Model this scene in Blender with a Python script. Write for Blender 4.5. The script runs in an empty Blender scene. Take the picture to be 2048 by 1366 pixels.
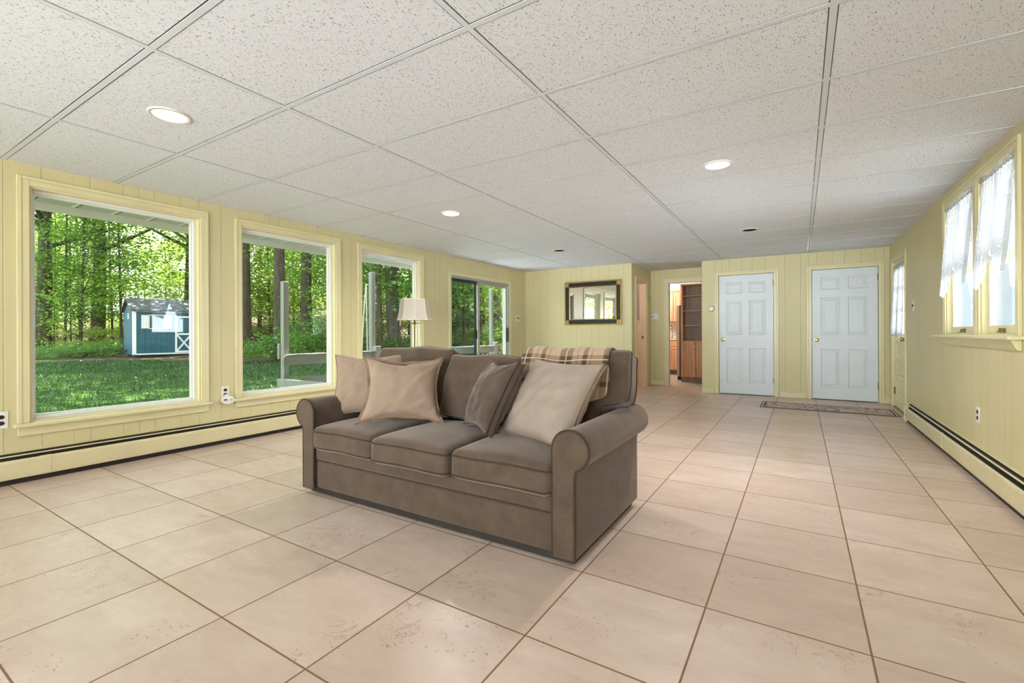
import bpy, bmesh, math, random
import numpy as np
from mathutils import Matrix, Vector, noise as mnoise
C = bpy.context.scene.collection
SC = bpy.context.scene
PI = math.pi
# ------------------------------------------------------------------ camera
cd = bpy.data.cameras.new('camera'); cam = bpy.data.objects.new('camera', cd); C.objects.link(cam)
YAW, ROLL, FPX, CYPX, HCAM = -0.5564, -0.0037, 927.24, 665.36, 1.03
_w = Vector((math.sin(YAW), math.cos(YAW), 0)); _r0 = Vector((math.cos(YAW), -math.sin(YAW), 0)); _u0 = Vector((0, 0, 1))
_r = _r0*math.cos(ROLL) + _u0*math.sin(ROLL); _u = _u0*math.cos(ROLL) - _r0*math.sin(ROLL)
cam.matrix_world = Matrix(((_r.x, _u.x, -_w.x, 0), (_r.y, _u.y, -_w.y, 0), (_r.z, _u.z, -_w.z, HCAM), (0, 0, 0, 1)))
cd.sensor_width = 36; cd.lens = FPX*36/2048; cd.shift_y = -(683-CYPX)/2048; cd.clip_start = .02; cd.clip_end = 300
SC.camera = cam
# ------------------------------------------------------------------ world, sun, exposure
SC.view_settings.view_transform = 'Standard'; SC.view_settings.look = 'None'
SC.view_settings.gamma = 1; SC.view_settings.use_curve_mapping = False
SC.view_settings.exposure = 0.0
SKY = 5.0
wd = bpy.data.worlds.new('sky'); SC.world = wd; wd.use_nodes = True
nt = wd.node_tree; nt.nodes.clear()
wo = nt.nodes.new('ShaderNodeOutputWorld'); bg = nt.nodes.new('ShaderNodeBackground')
tc = nt.nodes.new('ShaderNodeTexCoord'); sp = nt.nodes.new('ShaderNodeSeparateXYZ'); rp = nt.nodes.new('ShaderNodeValToRGB')
nt.links.new(tc.outputs['Generated'], sp.inputs[0]); nt.links.new(sp.outputs['Z'], rp.inputs[0])
rp.color_ramp.elements[0].position = 0.0; rp.color_ramp.elements[0].color = (1, .99, .96, 1)
rp.color_ramp.elements[1].position = .8; rp.color_ramp.elements[1].color = (.72, .85, 1, 1)
nt.links.new(rp.outputs[0], bg.inputs[0]); bg.inputs[1].default_value = SKY; nt.links.new(bg.outputs[0], wo.inputs[0])
sl = bpy.data.lights.new('sun', 'SUN'); sl.energy = 40.0; sl.angle = .009; sl.color = (1, .95, .85)
sun = bpy.data.objects.new('sun', sl); C.objects.link(sun)
sun.rotation_euler = Vector((.10, -.385, -.92)).to_track_quat('-Z', 'Y').to_euler()

def area(name, loc, direction, sx, sy, power, col):
    l = bpy.data.lights.new(name, 'AREA'); l.shape = 'RECTANGLE'; l.size = sx; l.size_y = sy; l.energy = power; l.color = col
    o = bpy.data.objects.new(name, l); C.objects.link(o); o.location = loc; o.rotation_euler = Vector(direction).to_track_quat('-Z', 'Y').to_euler(); return o
area('added_rear_fill', (-1.75, -2.68, 1.12), (0, 1, .16), 5.2, 2.0, 54, (.78, .89, 1))        # added lamp behind the viewer to brighten the room
ar = area('added_rear_beam', (-1.2, -2.70, 1.25), (-.07, 1, .12), 4.4, 1.6, 52, (.82, .91, 1)); ar.data.spread = math.radians(62)  # added narrow lamp aimed from behind the viewer at the far end
area('added_right_fill', (3.3, 6.0, .95), (-1, 0, .42), 6.4, 2.2, 1050, (.76, .87, 1))             # added lamp outside the right windows, lights ceiling and far end
area('added_deck_uplight', (-5.2, 6.5, .02), (.35, 0, 1), .75, 1.8, 110, (.84, .92, 1))              # added upward lamp lying on the deck, lifts the far ceiling
# ------------------------------------------------------------------ room constants
XL, XR, YD, YM, YA, YB, CE = -4.645, 1.08, 8.44, 7.98, 9.21, -2.6, 2.235
GX, GY, DX, DY = -3.5476, .8605, 1.219, .6077        # ceiling grid
FX, FY, SX, SY = -3.270, .8713, .4943, .4896          # floor tile grid
rnd = random.Random(7)
# ------------------------------------------------------------------ node helpers
class NM:
    def __init__(s, name):
        s.m = bpy.data.materials.new(name); s.m.use_nodes = True; s.t = s.m.node_tree; s.t.nodes.clear()
        s.out = s.n('ShaderNodeOutputMaterial')
    def n(s, typ, **kw):
        x = s.t.nodes.new(typ)
        for k, v in kw.items():
            if k.startswith('i_'):
                k2 = k[2:]; x.inputs[int(k2) if k2.isdigit() else k2].default_value = v
            else: setattr(x, k, v)
        return x
    def l(s, a, b): s.t.links.new(a, b)
    def math(s, op, a, b=None, c=None, clamp=False):
        x = s.n('ShaderNodeMath', operation=op, use_clamp=clamp)
        for i, v in enumerate((a, b, c)):
            if v is None: continue
            if isinstance(v, (int, float)): x.inputs[i].default_value = v
            else: s.l(v, x.inputs[i])
        return x.outputs[0]
    def mix(s, fac, a, b, mode='MIX'):
        x = s.n('ShaderNodeMix', data_type='RGBA', blend_type=mode)
        for i, v in ((0, fac), (6, a), (7, b)):
            if isinstance(v, (int, float)): x.inputs[i].default_value = v
            elif isinstance(v, tuple): x.inputs[i].default_value = v if len(v) == 4 else (*v, 1)
            else: s.l(v, x.inputs[i])
        return x.outputs[2]
    def ramp(s, fac, lo, hi, a=0.0, b=1.0, smooth=True):
        x = s.n('ShaderNodeMapRange', interpolation_type='SMOOTHSTEP' if smooth else 'LINEAR')
        s.l(fac, x.inputs[0]); x.inputs[1].default_value = lo; x.inputs[2].default_value = hi
        x.inputs[3].default_value = a; x.inputs[4].default_value = b
        return x.outputs[0]
    def coord(s, kind='Object'):
        return s.n('ShaderNodeTexCoord').outputs[kind]
    def scale(s, v, sc, loc=(0, 0, 0), rot=(0, 0, 0)):
        x = s.n('ShaderNodeMapping'); s.l(v, x.inputs[0]); x.inputs['Scale'].default_value = sc
        x.inputs['Location'].default_value = loc; x.inputs['Rotation'].default_value = rot
        return x.outputs[0]
    def noise(s, v, sc, det=2, rough=.5, dist=0):
        x = s.n('ShaderNodeTexNoise'); s.l(v, x.inputs['Vector']); x.inputs['Scale'].default_value = sc
        x.inputs['Detail'].default_value = det; x.inputs['Roughness'].default_value = rough; x.inputs['Distortion'].default_value = dist
        return x.outputs['Fac']
    def voro(s, v, sc, feature='F1', out='Distance', rand=1):
        x = s.n('ShaderNodeTexVoronoi', feature=feature); s.l(v, x.inputs['Vector']); x.inputs['Scale'].default_value = sc
        x.inputs['Randomness'].default_value = rand
        return x.outputs[out]
    def bump(s, h, strength=.3, dist=.01, inv=False):
        x = s.n('ShaderNodeBump', invert=inv); s.l(h, x.inputs['Height'])
        x.inputs['Strength'].default_value = strength; x.inputs['Distance'].default_value = dist
        return x.outputs[0]
    def pbsdf(s, col, rough=.5, metal=0, normal=None, spec=.5, sheen=0, emit=None, coat=0):
        p = s.n('ShaderNodeBsdfPrincipled')
        if isinstance(col, tuple): p.inputs['Base Color'].default_value = col if len(col) == 4 else (*col, 1)
        else: s.l(col, p.inputs['Base Color'])
        if isinstance(rough, (int, float)): p.inputs['Roughness'].default_value = rough
        else: s.l(rough, p.inputs['Roughness'])
        p.inputs['Metallic'].default_value = metal; p.inputs['Specular IOR Level'].default_value = spec
        p.inputs['Sheen Weight'].default_value = sheen; p.inputs['Sheen Tint'].default_value = (1, .86, .76, 1); p.inputs['Coat Weight'].default_value = coat
        if emit: p.inputs['Emission Color'].default_value = (*emit[0], 1); p.inputs['Emission Strength'].default_value = emit[1]
        if normal is not None: s.l(normal, p.inputs['Normal'])
        return p.outputs[0]
    def done(s, sh): s.l(sh, s.out.inputs[0]); return s.m
def lin(r, g, b):
    f = lambda c: (c/255)/12.92 if c/255 <= .04045 else ((c/255+.055)/1.055)**2.4
    return (f(r), f(g), f(b))
def plain(name, col, rough=.5, metal=0, var=.08, vs=6, spec=.5, bumpv=0, bs=60, emit=None, sheen=0, coat=0):
    k = NM(name); v = k.coord(); nz = k.noise(v, vs, 3)
    c2 = tuple(c*(1-var) for c in col); c1 = tuple(min(1, c*(1+var*.5)) for c in col)
    c = k.mix(k.ramp(nz, .3, .7), c2, c1)
    nrm = k.bump(k.noise(v, bs, 3), bumpv, .004) if bumpv else None
    return k.done(k.pbsdf(c, rough, metal, nrm, spec, sheen, emit, coat))
M = {}
# yellow vertical-groove panelling; axis = horizontal world axis of the wall
def wall_mat(name, axis, col, off=0.0):
    k = NM(name); v = k.coord(); s = k.n('ShaderNodeSeparateXYZ'); k.l(v, s.inputs[0])
    h = k.math('FLOORED_MODULO', k.math('ADD', s.outputs[axis], off), 1.22)
    d = None
    for o in (0.0, .10, .305, .41, .52, .71, .86, 1.05):
        a = k.math('ABSOLUTE', k.math('SUBTRACT', h, o))
        d = a if d is None else k.math('MINIMUM', d, a)
    g = k.ramp(d, .0018, .0045, 1, 0)
    nz = k.noise(v, 3.0, 3)
    base = k.mix(k.ramp(nz, .3, .7), tuple(c*.96 for c in col), col)
    c = k.mix(k.math('MULTIPLY', g, .30), base, tuple(c*.45 for c in col))
    hgt = k.math('ADD', k.math('MULTIPLY', g, -1.0), k.math('MULTIPLY', k.noise(v, 90, 2), .06))
    return k.done(k.pbsdf(c, .42, 0, k.bump(hgt, .55, .003), .4))
YEL = lin(208, 198, 154)
M['wall_y'] = wall_mat('painted_panel_along_y', 1, YEL)
M['wall_x'] = wall_mat('painted_panel_along_x', 0, YEL, .3)
M['trim'] = plain('yellow_trim_paint', lin(218, 209, 166), .32, 0, .04, 3)
M['heater'] = plain('cream_enamel', lin(214, 204, 162), .28, 0, .05, 4)
M['white'] = plain('white_paint', lin(222, 224, 228), .35, 0, .02, 4)
M['doorwhite'] = plain('door_white_paint', lin(214, 220, 226), .38, 0, .03, 3)
M['vinyl'] = plain('white_vinyl', lin(226, 226, 222), .3, 0, .02, 5)
M['plastic'] = plain('white_plastic', lin(228, 226, 220), .35, 0, .02, 9)
M['black'] = plain('black_void', (.006, .006, .006), .7, 0, .2)
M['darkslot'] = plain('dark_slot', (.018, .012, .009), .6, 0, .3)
M['brass'] = plain('brass', lin(182, 156, 98), .22, 1, .08, 20)
M['oldbrass'] = plain('aged_brass', lin(120, 105, 70), .35, 1, .2, 30)
M['alu'] = plain('mill_aluminium', lin(176, 178, 180), .34, .85, .06, 12)
M['darkalu'] = plain('dark_grey_metal', lin(58, 64, 70), .4, .5, .1, 12)
M['chrome'] = plain('steel', lin(190, 190, 188), .2, 1, .05, 12)
M['cantrim'] = plain('white_can_trim', lin(224, 218, 210), .4, 0, .03)
M['bulb'] = plain('lit_bulb', (1, .96, .9), .5, 0, 0, emit=((1, .93, .84), 7))
M['gold'] = plain('antique_gold_leaf', lin(176, 146, 88), .36, .9, .25, 40, bumpv=.2)
M['blackframe'] = plain('black_lacquer', (.012, .012, .012), .3, 0, .2)
k = NM('mirror_silver'); M['mirror'] = k.done(k.pbsdf((.9, .9, .89), .015, 1))
# glass pane: transparent with a fresnel reflection
k = NM('window_glass'); lw = k.n('ShaderNodeLayerWeight', i_Blend=.5); tr = k.n('ShaderNodeBsdfTransparent'); tr.inputs[0].default_value = (.97, .985, .975, 1)
gl = k.n('ShaderNodeBsdfGlossy'); gl.inputs['Roughness'].default_value = .02; mx = k.n('ShaderNodeMixShader')
k.l(k.math('MULTIPLY_ADD', k.math('POWER', lw.outputs['Facing'], 5.0), .5, .022), mx.inputs[0]); k.l(tr.outputs[0], mx.inputs[1]); k.l(gl.outputs[0], mx.inputs[2]); M['glass'] = k.done(mx.outputs[0])
# insect screen: fine dark mesh
k = NM('insect_screen'); tr = k.n('ShaderNodeBsdfTransparent'); tr.inputs[0].default_value = (.80, .86, .84, 1)
df = k.n('ShaderNodeBsdfDiffuse'); df.inputs[0].default_value = (.05, .07, .07, 1); mx = k.n('ShaderNodeMixShader', i_0=.12)
k.l(tr.outputs[0], mx.inputs[1]); k.l(df.outputs[0], mx.inputs[2]); M['screen'] = k.done(mx.outputs[0])
# acoustic ceiling tile
k = NM('acoustic_tile'); v = k.coord(); s = k.n('ShaderNodeSeparateXYZ'); k.l(v, s.inputs[0])
wv = k.n('ShaderNodeVectorMath', operation='ADD'); nv = k.n('ShaderNodeTexNoise', i_Scale=9.0); k.l(v, nv.inputs['Vector'])
sc2 = k.n('ShaderNodeVectorMath', operation='SCALE', i_Scale=.030); k.l(nv.outputs['Color'], sc2.inputs[0]); k.l(v, wv.inputs[0]); k.l(sc2.outputs[0], wv.inputs[1])
f1 = k.ramp(k.noise(k.scale(wv.outputs[0], (190, 58, 1)), 1.0, 1.5, .5), .655, .70)
f1b = k.ramp(k.noise(k.scale(wv.outputs[0], (120, 120, 1), (3, 7, 0)), 1.0, 1.0, .5), .675, .72)
f2 = k.ramp(k.voro(v, 150), .16, .24, 1, 0)
fis = k.math('MAXIMUM', k.math('MAXIMUM', f1, f1b), k.math('MULTIPLY', f2, .4))
c = k.mix(k.math('MULTIPLY', fis, .72), lin(220, 222, 228), lin(104, 98, 94))
M['tile'] = k.done(k.pbsdf(c, .9, 0, k.bump(fis, .5, .004, True), .1))
M['tbar'] = plain('white_tbar_enamel', lin(208, 210, 215), .8, 0, .02, spec=.1)
# glazed floor tile with grout
k = NM('marbled_floor_tile'); v = k.coord(); s = k.n('ShaderNodeSeparateXYZ'); k.l(v, s.inputs[0])
ux = k.math('DIVIDE', k.math('SUBTRACT', s.outputs[0], FX), SX); uy = k.math('DIVIDE', k.math('SUBTRACT', s.outputs[1], FY), SY)
fx = k.math('FRACT', ux); fy = k.math('FRACT', uy)
ex = k.math('MULTIPLY', k.math('MINIMUM', fx, k.math('SUBTRACT', 1.0, fx)), SX); ey = k.math('MULTIPLY', k.math('MINIMUM', fy, k.math('SUBTRACT', 1.0, fy)), SY)
gr = k.ramp(k.math('MINIMUM', ex, ey), .0024, .0040, 1, 0)
cb = k.n('ShaderNodeCombineXYZ'); k.l(k.math('FLOOR', ux), cb.inputs[0]); k.l(k.math('FLOOR', uy), cb.inputs[1])
wn = k.n('ShaderNodeTexWhiteNoise'); k.l(cb.outputs[0], wn.inputs[0])
of = k.n('ShaderNodeVectorMath', operation='SCALE', i_Scale=37.0); k.l(wn.outputs['Color'], of.inputs[0])
tv = k.n('ShaderNodeVectorMath', operation='ADD'); k.l(v, tv.inputs[0]); k.l(of.outputs[0], tv.inputs[1])
n1 = k.noise(k.scale(tv.outputs[0], (1, 2.2, 1)), 3.2, 5, .6, .6); n2 = k.noise(k.scale(tv.outputs[0], (1, 2.0, 1)), 16, 7, .72, .2)
c = k.mix(k.ramp(n1, .25, .75, smooth=False), lin(197, 175, 162), lin(217, 199, 188))
c = k.mix(k.math('MULTIPLY', k.ramp(n2, .40, .80, smooth=False), .22), c, lin(178, 154, 134))
vn = k.noise(tv.outputs[0], 5.5, 5, .62, 1.2); vein = k.ramp(k.math('ABSOLUTE', k.math('SUBTRACT', vn, .5)), .0, .011, 1, 0)
vein = k.math('MULTIPLY', vein, k.ramp(k.noise(tv.outputs[0], 3.0, 2), .5, .68))
c = k.mix(k.math('MULTIPLY', vein, .62), c, lin(142, 112, 92))
pit = k.math('MULTIPLY', k.ramp(k.noise(k.scale(tv.outputs[0], (50, 120, 1)), 1.0, 1), .655, .70), k.ramp(k.noise(tv.outputs[0], 4.0, 2), .54, .64))
c = k.mix(k.math('MULTIPLY', pit, .55), c, lin(120, 102, 88))
tint = k.mix(wn.outputs['Value'], lin(240, 236, 232), (1, 1, 1)); c = k.mix(1.0, c, tint, 'MULTIPLY')
c = k.mix(gr, c, lin(128, 98, 72))
rg = k.math('ADD', k.math('MULTIPLY', gr, .4), k.ramp(n2, .2, .8, .31, .37))
M['floor'] = k.done(k.pbsdf(c, rg, 0, k.bump(k.math('ADD', k.math('MULTIPLY', gr, -1), k.math('MULTIPLY', n2, .015)), .35, .003), .34))
# fabrics
def fabric(name, col, var=.2, sheen=.3, nap=1.0, weave=900, big=9):
    k = NM(name); v = k.coord(); a = k.noise(v, big, 5, .65); b = k.noise(v, weave, 1)
    hi = tuple(min(1, c*(1+var)) for c in col); lo = tuple(c*(1-var) for c in col)
    c = k.mix(k.ramp(a, .3, .7), lo, hi); c = k.mix(k.math('MULTIPLY', k.ramp(b, .35, .65), .22), c, tuple(q*.55 for q in col))
    return k.done(k.pbsdf(c, .88, 0, k.bump(k.math('ADD', k.math('MULTIPLY', b, .25), k.math('MULTIPLY', k.noise(v, 26, 4), nap*.5)), .3, .006), .15, sheen))
M['taupe'] = fabric('taupe_brushed_fabric', lin(82, 67, 55), .20, .34)
M['taupe2'] = fabric('taupe_cord_piping', lin(62, 50, 40), .12, .1)
M['beige'] = fabric('beige_brushed_cotton', lin(150, 129, 111), .08, .2)
M['beige2'] = fabric('beige_cord_piping', lin(130, 108, 90), .08, .1)
M['pale'] = fabric('pale_greige_cotton', lin(145, 130, 117), .07, .2)
M['brown'] = fabric('dark_taupe_chenille', lin(76, 64, 54), .14, .25, 1.6)
k = NM('plaid_wool'); uv = k.coord('UV'); s = k.n('ShaderNodeSeparateXYZ'); k.l(uv, s.inputs[0])
def stripes(k, t, per, bands):
    f = k.math('FRACT', k.math('DIVIDE', t, per)); acc = None
    for lo, hi in bands:
        b = k.math('MULTIPLY', k.math('GREATER_THAN', f, lo), k.math('LESS_THAN', f, hi)); acc = b if acc is None else k.math('MAXIMUM', acc, b)
    return acc
bu = stripes(k, s.outputs[0], .27, ((.02, .30), (.56, .66))); bv = stripes(k, s.outputs[1], .27, ((.02, .24), (.56, .66)))
tu = stripes(k, s.outputs[0], .27, ((.0, .02), (.30, .32), (.43, .45), (.74, .76))); tw = stripes(k, s.outputs[0], .27, ((.15, .17),)); tv2 = stripes(k, s.outputs[1], .27, ((.12, .142),))
c = k.mix(k.math('MULTIPLY', bu, .7), lin(166, 142, 120), lin(104, 82, 60)); c = k.mix(k.math('MULTIPLY', bv, .6), c, lin(112, 88, 60))
c = k.mix(k.math('MULTIPLY', k.math('MULTIPLY', bu, bv), .75), c, lin(62, 50, 40)); c = k.mix(k.math('MULTIPLY', tu, .5), c, lin(92, 68, 48))
c = k.mix(k.math('MULTIPLY', k.math('MAXIMUM', tw, tv2), .8), c, lin(196, 180, 158))
M['plaid'] = k.done(k.pbsdf(c, .9, 0, k.bump(k.noise(k.coord(), 500, 2), .3, .004), .1, .2))
# lace
k = NM('white_lace'); v = k.coord(); uv = k.scale(k.coord('UV'), (1, 1, 1)); vo = k.voro(uv, 60, 'DISTANCE_TO_EDGE'); v1 = k.voro(uv, 11, 'F1')
holes = k.math('MULTIPLY', k.ramp(vo, .16, .3), k.ramp(k.math('SINE', k.math('MULTIPLY', v1, 46)), -.2, .3))
df = k.n('ShaderNodeBsdfDiffuse'); df.inputs[0].default_value = (.80, .80, .82, 1); tl = k.n('ShaderNodeBsdfTranslucent'); tl.inputs[0].default_value = (.13, .135, .145, 1)
m1 = k.n('ShaderNodeMixShader', i_0=.5); k.l(df.outputs[0], m1.inputs[1]); k.l(tl.outputs[0], m1.inputs[2]); tr = k.n('ShaderNodeBsdfTransparent')
m2 = k.n('ShaderNodeMixShader'); k.l(k.math('MULTIPLY_ADD', holes, .6, .08), m2.inputs[0]); k.l(m1.outputs[0], m2.inputs[1]); k.l(tr.outputs[0], m2.inputs[2]); M['lace'] = k.done(m2.outputs[0])
k = NM('lamp_shade_fabric'); df = k.n('ShaderNodeBsdfDiffuse'); df.inputs[0].default_value = (*lin(196, 190, 178), 1); tl = k.n('ShaderNodeBsdfTranslucent'); tl.inputs[0].default_value = (*lin(190, 182, 168), 1)
m1 = k.n('ShaderNodeMixShader', i_0=.4); k.l(df.outputs[0], m1.inputs[1]); k.l(tl.outputs[0], m1.inputs[2]); M['shade'] = k.done(m1.outputs[0])
# wood / outdoors
def wood(name, col, axis=2, sc=9, rough=.4, amt=.3):
    k = NM(name); v = k.coord(); st = [sc*2.5]*3; st[axis] = sc*.15; n = k.noise(k.scale(v, tuple(st)), 1.0, 4, .6, .4)
    c = k.mix(k.ramp(n, .3, .7), tuple(q*(1-amt) for q in col), tuple(min(1, q*(1+amt*.4)) for q in col))
    return k.done(k.pbsdf(c, rough, 0, k.bump(n, .15, .003), .35))
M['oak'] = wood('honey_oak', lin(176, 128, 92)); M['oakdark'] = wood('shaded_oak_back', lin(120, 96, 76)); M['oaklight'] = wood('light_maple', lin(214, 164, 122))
M['deck'] = wood('weathered_grey_timber', lin(150, 151, 153), 2, 9, .7, .15); M['deckx'] = wood('weathered_grey_boards', lin(140, 140, 141), 1, 9, .7, .15)
def bark(name, col):
    k = NM(name); v = k.coord(); n = k.noise(k.scale(v, (14, 14, 1.6)), 1.0, 5, .65, .5); n2 = k.noise(v, 1.2, 3)
    c = k.mix(k.ramp(n, .35, .65), tuple(q*.45 for q in col), col); c = k.mix(k.math('MULTIPLY', k.ramp(n2, .5, .7), .35), c, lin(86, 100, 58))
    return k.done(k.pbsdf(c, .9, 0, k.bump(n, .8, .05), .1))
M['bark'] = bark('furrowed_bark', lin(92, 84, 72)); M['bark2'] = bark('smooth_thin_bark', lin(82, 74, 62))
def leaf(name, c1, c2, tr=.5):
    k = NM(name); v = k.coord(); n = k.noise(v, 1.1, 3); n2 = k.noise(v, 23, 1)
    c = k.mix(k.ramp(n, .3, .7), c1, c2); c = k.mix(k.ramp(n2, .35, .65, 0, .5), c, tuple(q*.55 for q in c1))
    df = k.n('ShaderNodeBsdfDiffuse'); tl = k.n('ShaderNodeBsdfTranslucent'); k.l(c, df.inputs[0])
    k.l(k.mix(.5, c, tuple(min(1, q*w) for q, w in zip(c2, (1.7, 1.6, .75)))), tl.inputs[0])
    gl = k.n('ShaderNodeBsdfGlossy'); gl.inputs['Roughness'].default_value = .35; gl.inputs[0].default_value = (.8, .9, .9, 1)
    m1 = k.n('ShaderNodeMixShader', i_0=tr); k.l(df.outputs[0], m1.inputs[1]); k.l(tl.outputs[0], m1.inputs[2])
    m2 = k.n('ShaderNodeMixShader', i_0=.05); k.l(m1.outputs[0], m2.inputs[1]); k.l(gl.outputs[0], m2.inputs[2]); return k.done(m2.outputs[0])
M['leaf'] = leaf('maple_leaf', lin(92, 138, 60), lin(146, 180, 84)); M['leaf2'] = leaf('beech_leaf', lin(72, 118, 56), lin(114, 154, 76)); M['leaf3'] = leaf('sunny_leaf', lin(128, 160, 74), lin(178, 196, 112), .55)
M['grass'] = leaf('grass_blade', lin(40, 72, 26), lin(62, 92, 40), .35)
k = NM('lawn_and_leaf_litter'); v = k.coord(); s = k.n('ShaderNodeSeparateXYZ'); k.l(v, s.inputs[0])
q = k.math('ADD', k.math('MULTIPLY', k.math('ADD', s.outputs[0], 24.0), -.28), k.math('MULTIPLY', k.math('SUBTRACT', s.outputs[1], 6.5), .96))
q = k.math('ADD', q, k.math('MULTIPLY', k.math('SUBTRACT', k.noise(v, .5, 3), .5), 5)); fo = k.ramp(q, -1, 1.5)
g = k.mix(k.ramp(k.noise(v, 1.3, 4), .3, .7), lin(46, 70, 30), lin(66, 88, 42)); g = k.mix(k.ramp(k.noise(v, 30, 3), .4, .7, 0, .6), g, lin(52, 70, 36))
lt = k.mix(k.ramp(k.noise(v, 9, 5, .7), .35, .65), lin(40, 33, 27), lin(100, 87, 74)); lt = k.mix(k.ramp(k.noise(v, .7, 3), .5, .62, 0, .55), lt, lin(84, 106, 46))
M['ground'] = k.done(k.pbsdf(k.mix(fo, g, lt), .95, 0, k.bump(k.noise(v, 14, 4), .6, .05), .05))
k = NM('blue_shed_siding'); v = k.coord(); s = k.n('ShaderNodeSeparateXYZ'); k.l(v, s.inputs[0]); f = k.math('FRACT', k.math('DIVIDE', k.math('ADD', s.outputs[0], s.outputs[1]), .20))
gv = k.math('LESS_THAN', f, .08); c = k.mix(k.ramp(k.noise(v, 4, 3), .3, .7), lin(36, 80, 100), lin(46, 94, 112)); c = k.mix(k.math('MULTIPLY', gv, .5), c, lin(22, 40, 56))
M['shed'] = k.done(k.pbsdf(c, .6, 0, k.bump(gv, .5, .01, True), .3))
k = NM('grey_shingles'); v = k.coord(); br = k.n('ShaderNodeTexBrick', i_Scale=4.0); k.l(v, br.inputs['Vector']); br.inputs['Color1'].default_value = (*lin(88, 90, 96), 1); br.inputs['Color2'].default_value = (*lin(66, 68, 74), 1); br.inputs['Mortar'].default_value = (*lin(40, 40, 44), 1)
M['shingle'] = k.done(k.pbsdf(br.outputs['Color'], .9))
k = NM('perforated_soffit'); v = k.coord(); vo = k.voro(v, 70, 'F1', 'Distance', .15); s = k.n('ShaderNodeSeparateXYZ'); k.l(v, s.inputs[0]); f = k.math('FRACT', k.math('DIVIDE', s.outputs[1], .27)); sm = k.math('LESS_THAN', f, .10); sd_ = k.math('LESS_THAN', k.math('ABSOLUTE', k.math('SUBTRACT', f, .13)), .03)
c = k.mix(k.ramp(vo, .18, .26, .6, 0), lin(206, 204, 208), lin(110, 110, 114)); c = k.mix(sd_, k.mix(sm, c, lin(252, 250, 250)), lin(90, 90, 94)); M['soffit'] = k.done(k.pbsdf(c, .5))
k = NM('woven_runner'); v = k.coord(); s = k.n('ShaderNodeSeparateXYZ'); k.l(v, s.inputs[0])
ax = k.math('SUBTRACT', .75, k.math('ABSOLUTE', s.outputs[0])); ay = k.math('SUBTRACT', .30, k.math('ABSOLUTE', s.outputs[1])); e = k.math('MINIMUM', ax, ay)
n = k.noise(k.scale(v, (9, 9, 1)), 1.0, 4, .7, 1.5); c = k.mix(k.ramp(n, .42, .56), lin(140, 120, 114), lin(216, 206, 198)); vd = k.voro(v, 7, 'F1'); c = k.mix(k.ramp(k.math('SINE', k.math('MULTIPLY', vd, 40)), .2, .6, 0, .55), c, lin(146, 126, 120))
bd = k.math('MULTIPLY', k.math('GREATER_THAN', e, .035), k.math('LESS_THAN', e, .055)); c = k.mix(bd, c, lin(96, 78, 72)); c = k.mix(k.math('LESS_THAN', e, .014), c, lin(104, 84, 76)); ln = k.math('MULTIPLY', k.math('GREATER_THAN', e, .015), k.math('LESS_THAN', e, .033)); c = k.mix(k.math('MULTIPLY', ln, .7), c, lin(214, 204, 194))
M['rug'] = k.done(k.pbsdf(c, .95, 0, k.bump(k.noise(v, 300, 2), .4, .004), .1))
M['kwall'] = plain('warm_white_wall', lin(232, 224, 212), .6); M['splash'] = plain('pale_stone_backsplash', lin(226, 220, 210), .35, 0, .1, 18); M['purple'] = plain('mauve_wall', lin(146, 122, 122), .6, 0, .05); M['pink'] = plain('pale_pink_wainscot', lin(226, 200, 180), .5, 0, .03)
M['ktile'] = plain('grey_kitchen_tile', lin(186, 180, 172), .35, 0, .08, 3); M['counter'] = plain('cream_counter', lin(232, 220, 204), .25, 0, .06, 20); M['steel'] = plain('brushed_steel', lin(178, 172, 166), .32, .9, .05, 30); M['blackp'] = plain('black_fridge_side', (.02, .02, .022), .45)
M['porch'] = plain('pale_porch_boards', lin(100, 108, 120), .5, 0, .04); M['porchdoor'] = plain('pale_blue_door', lin(82, 98, 116), .45, 0, .03); M['paver'] = plain('pale_paving', lin(190, 184, 176), .8, 0, .1, 3)
M['roof'] = plain('roof_deck', lin(120, 112, 104), .9)

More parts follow.
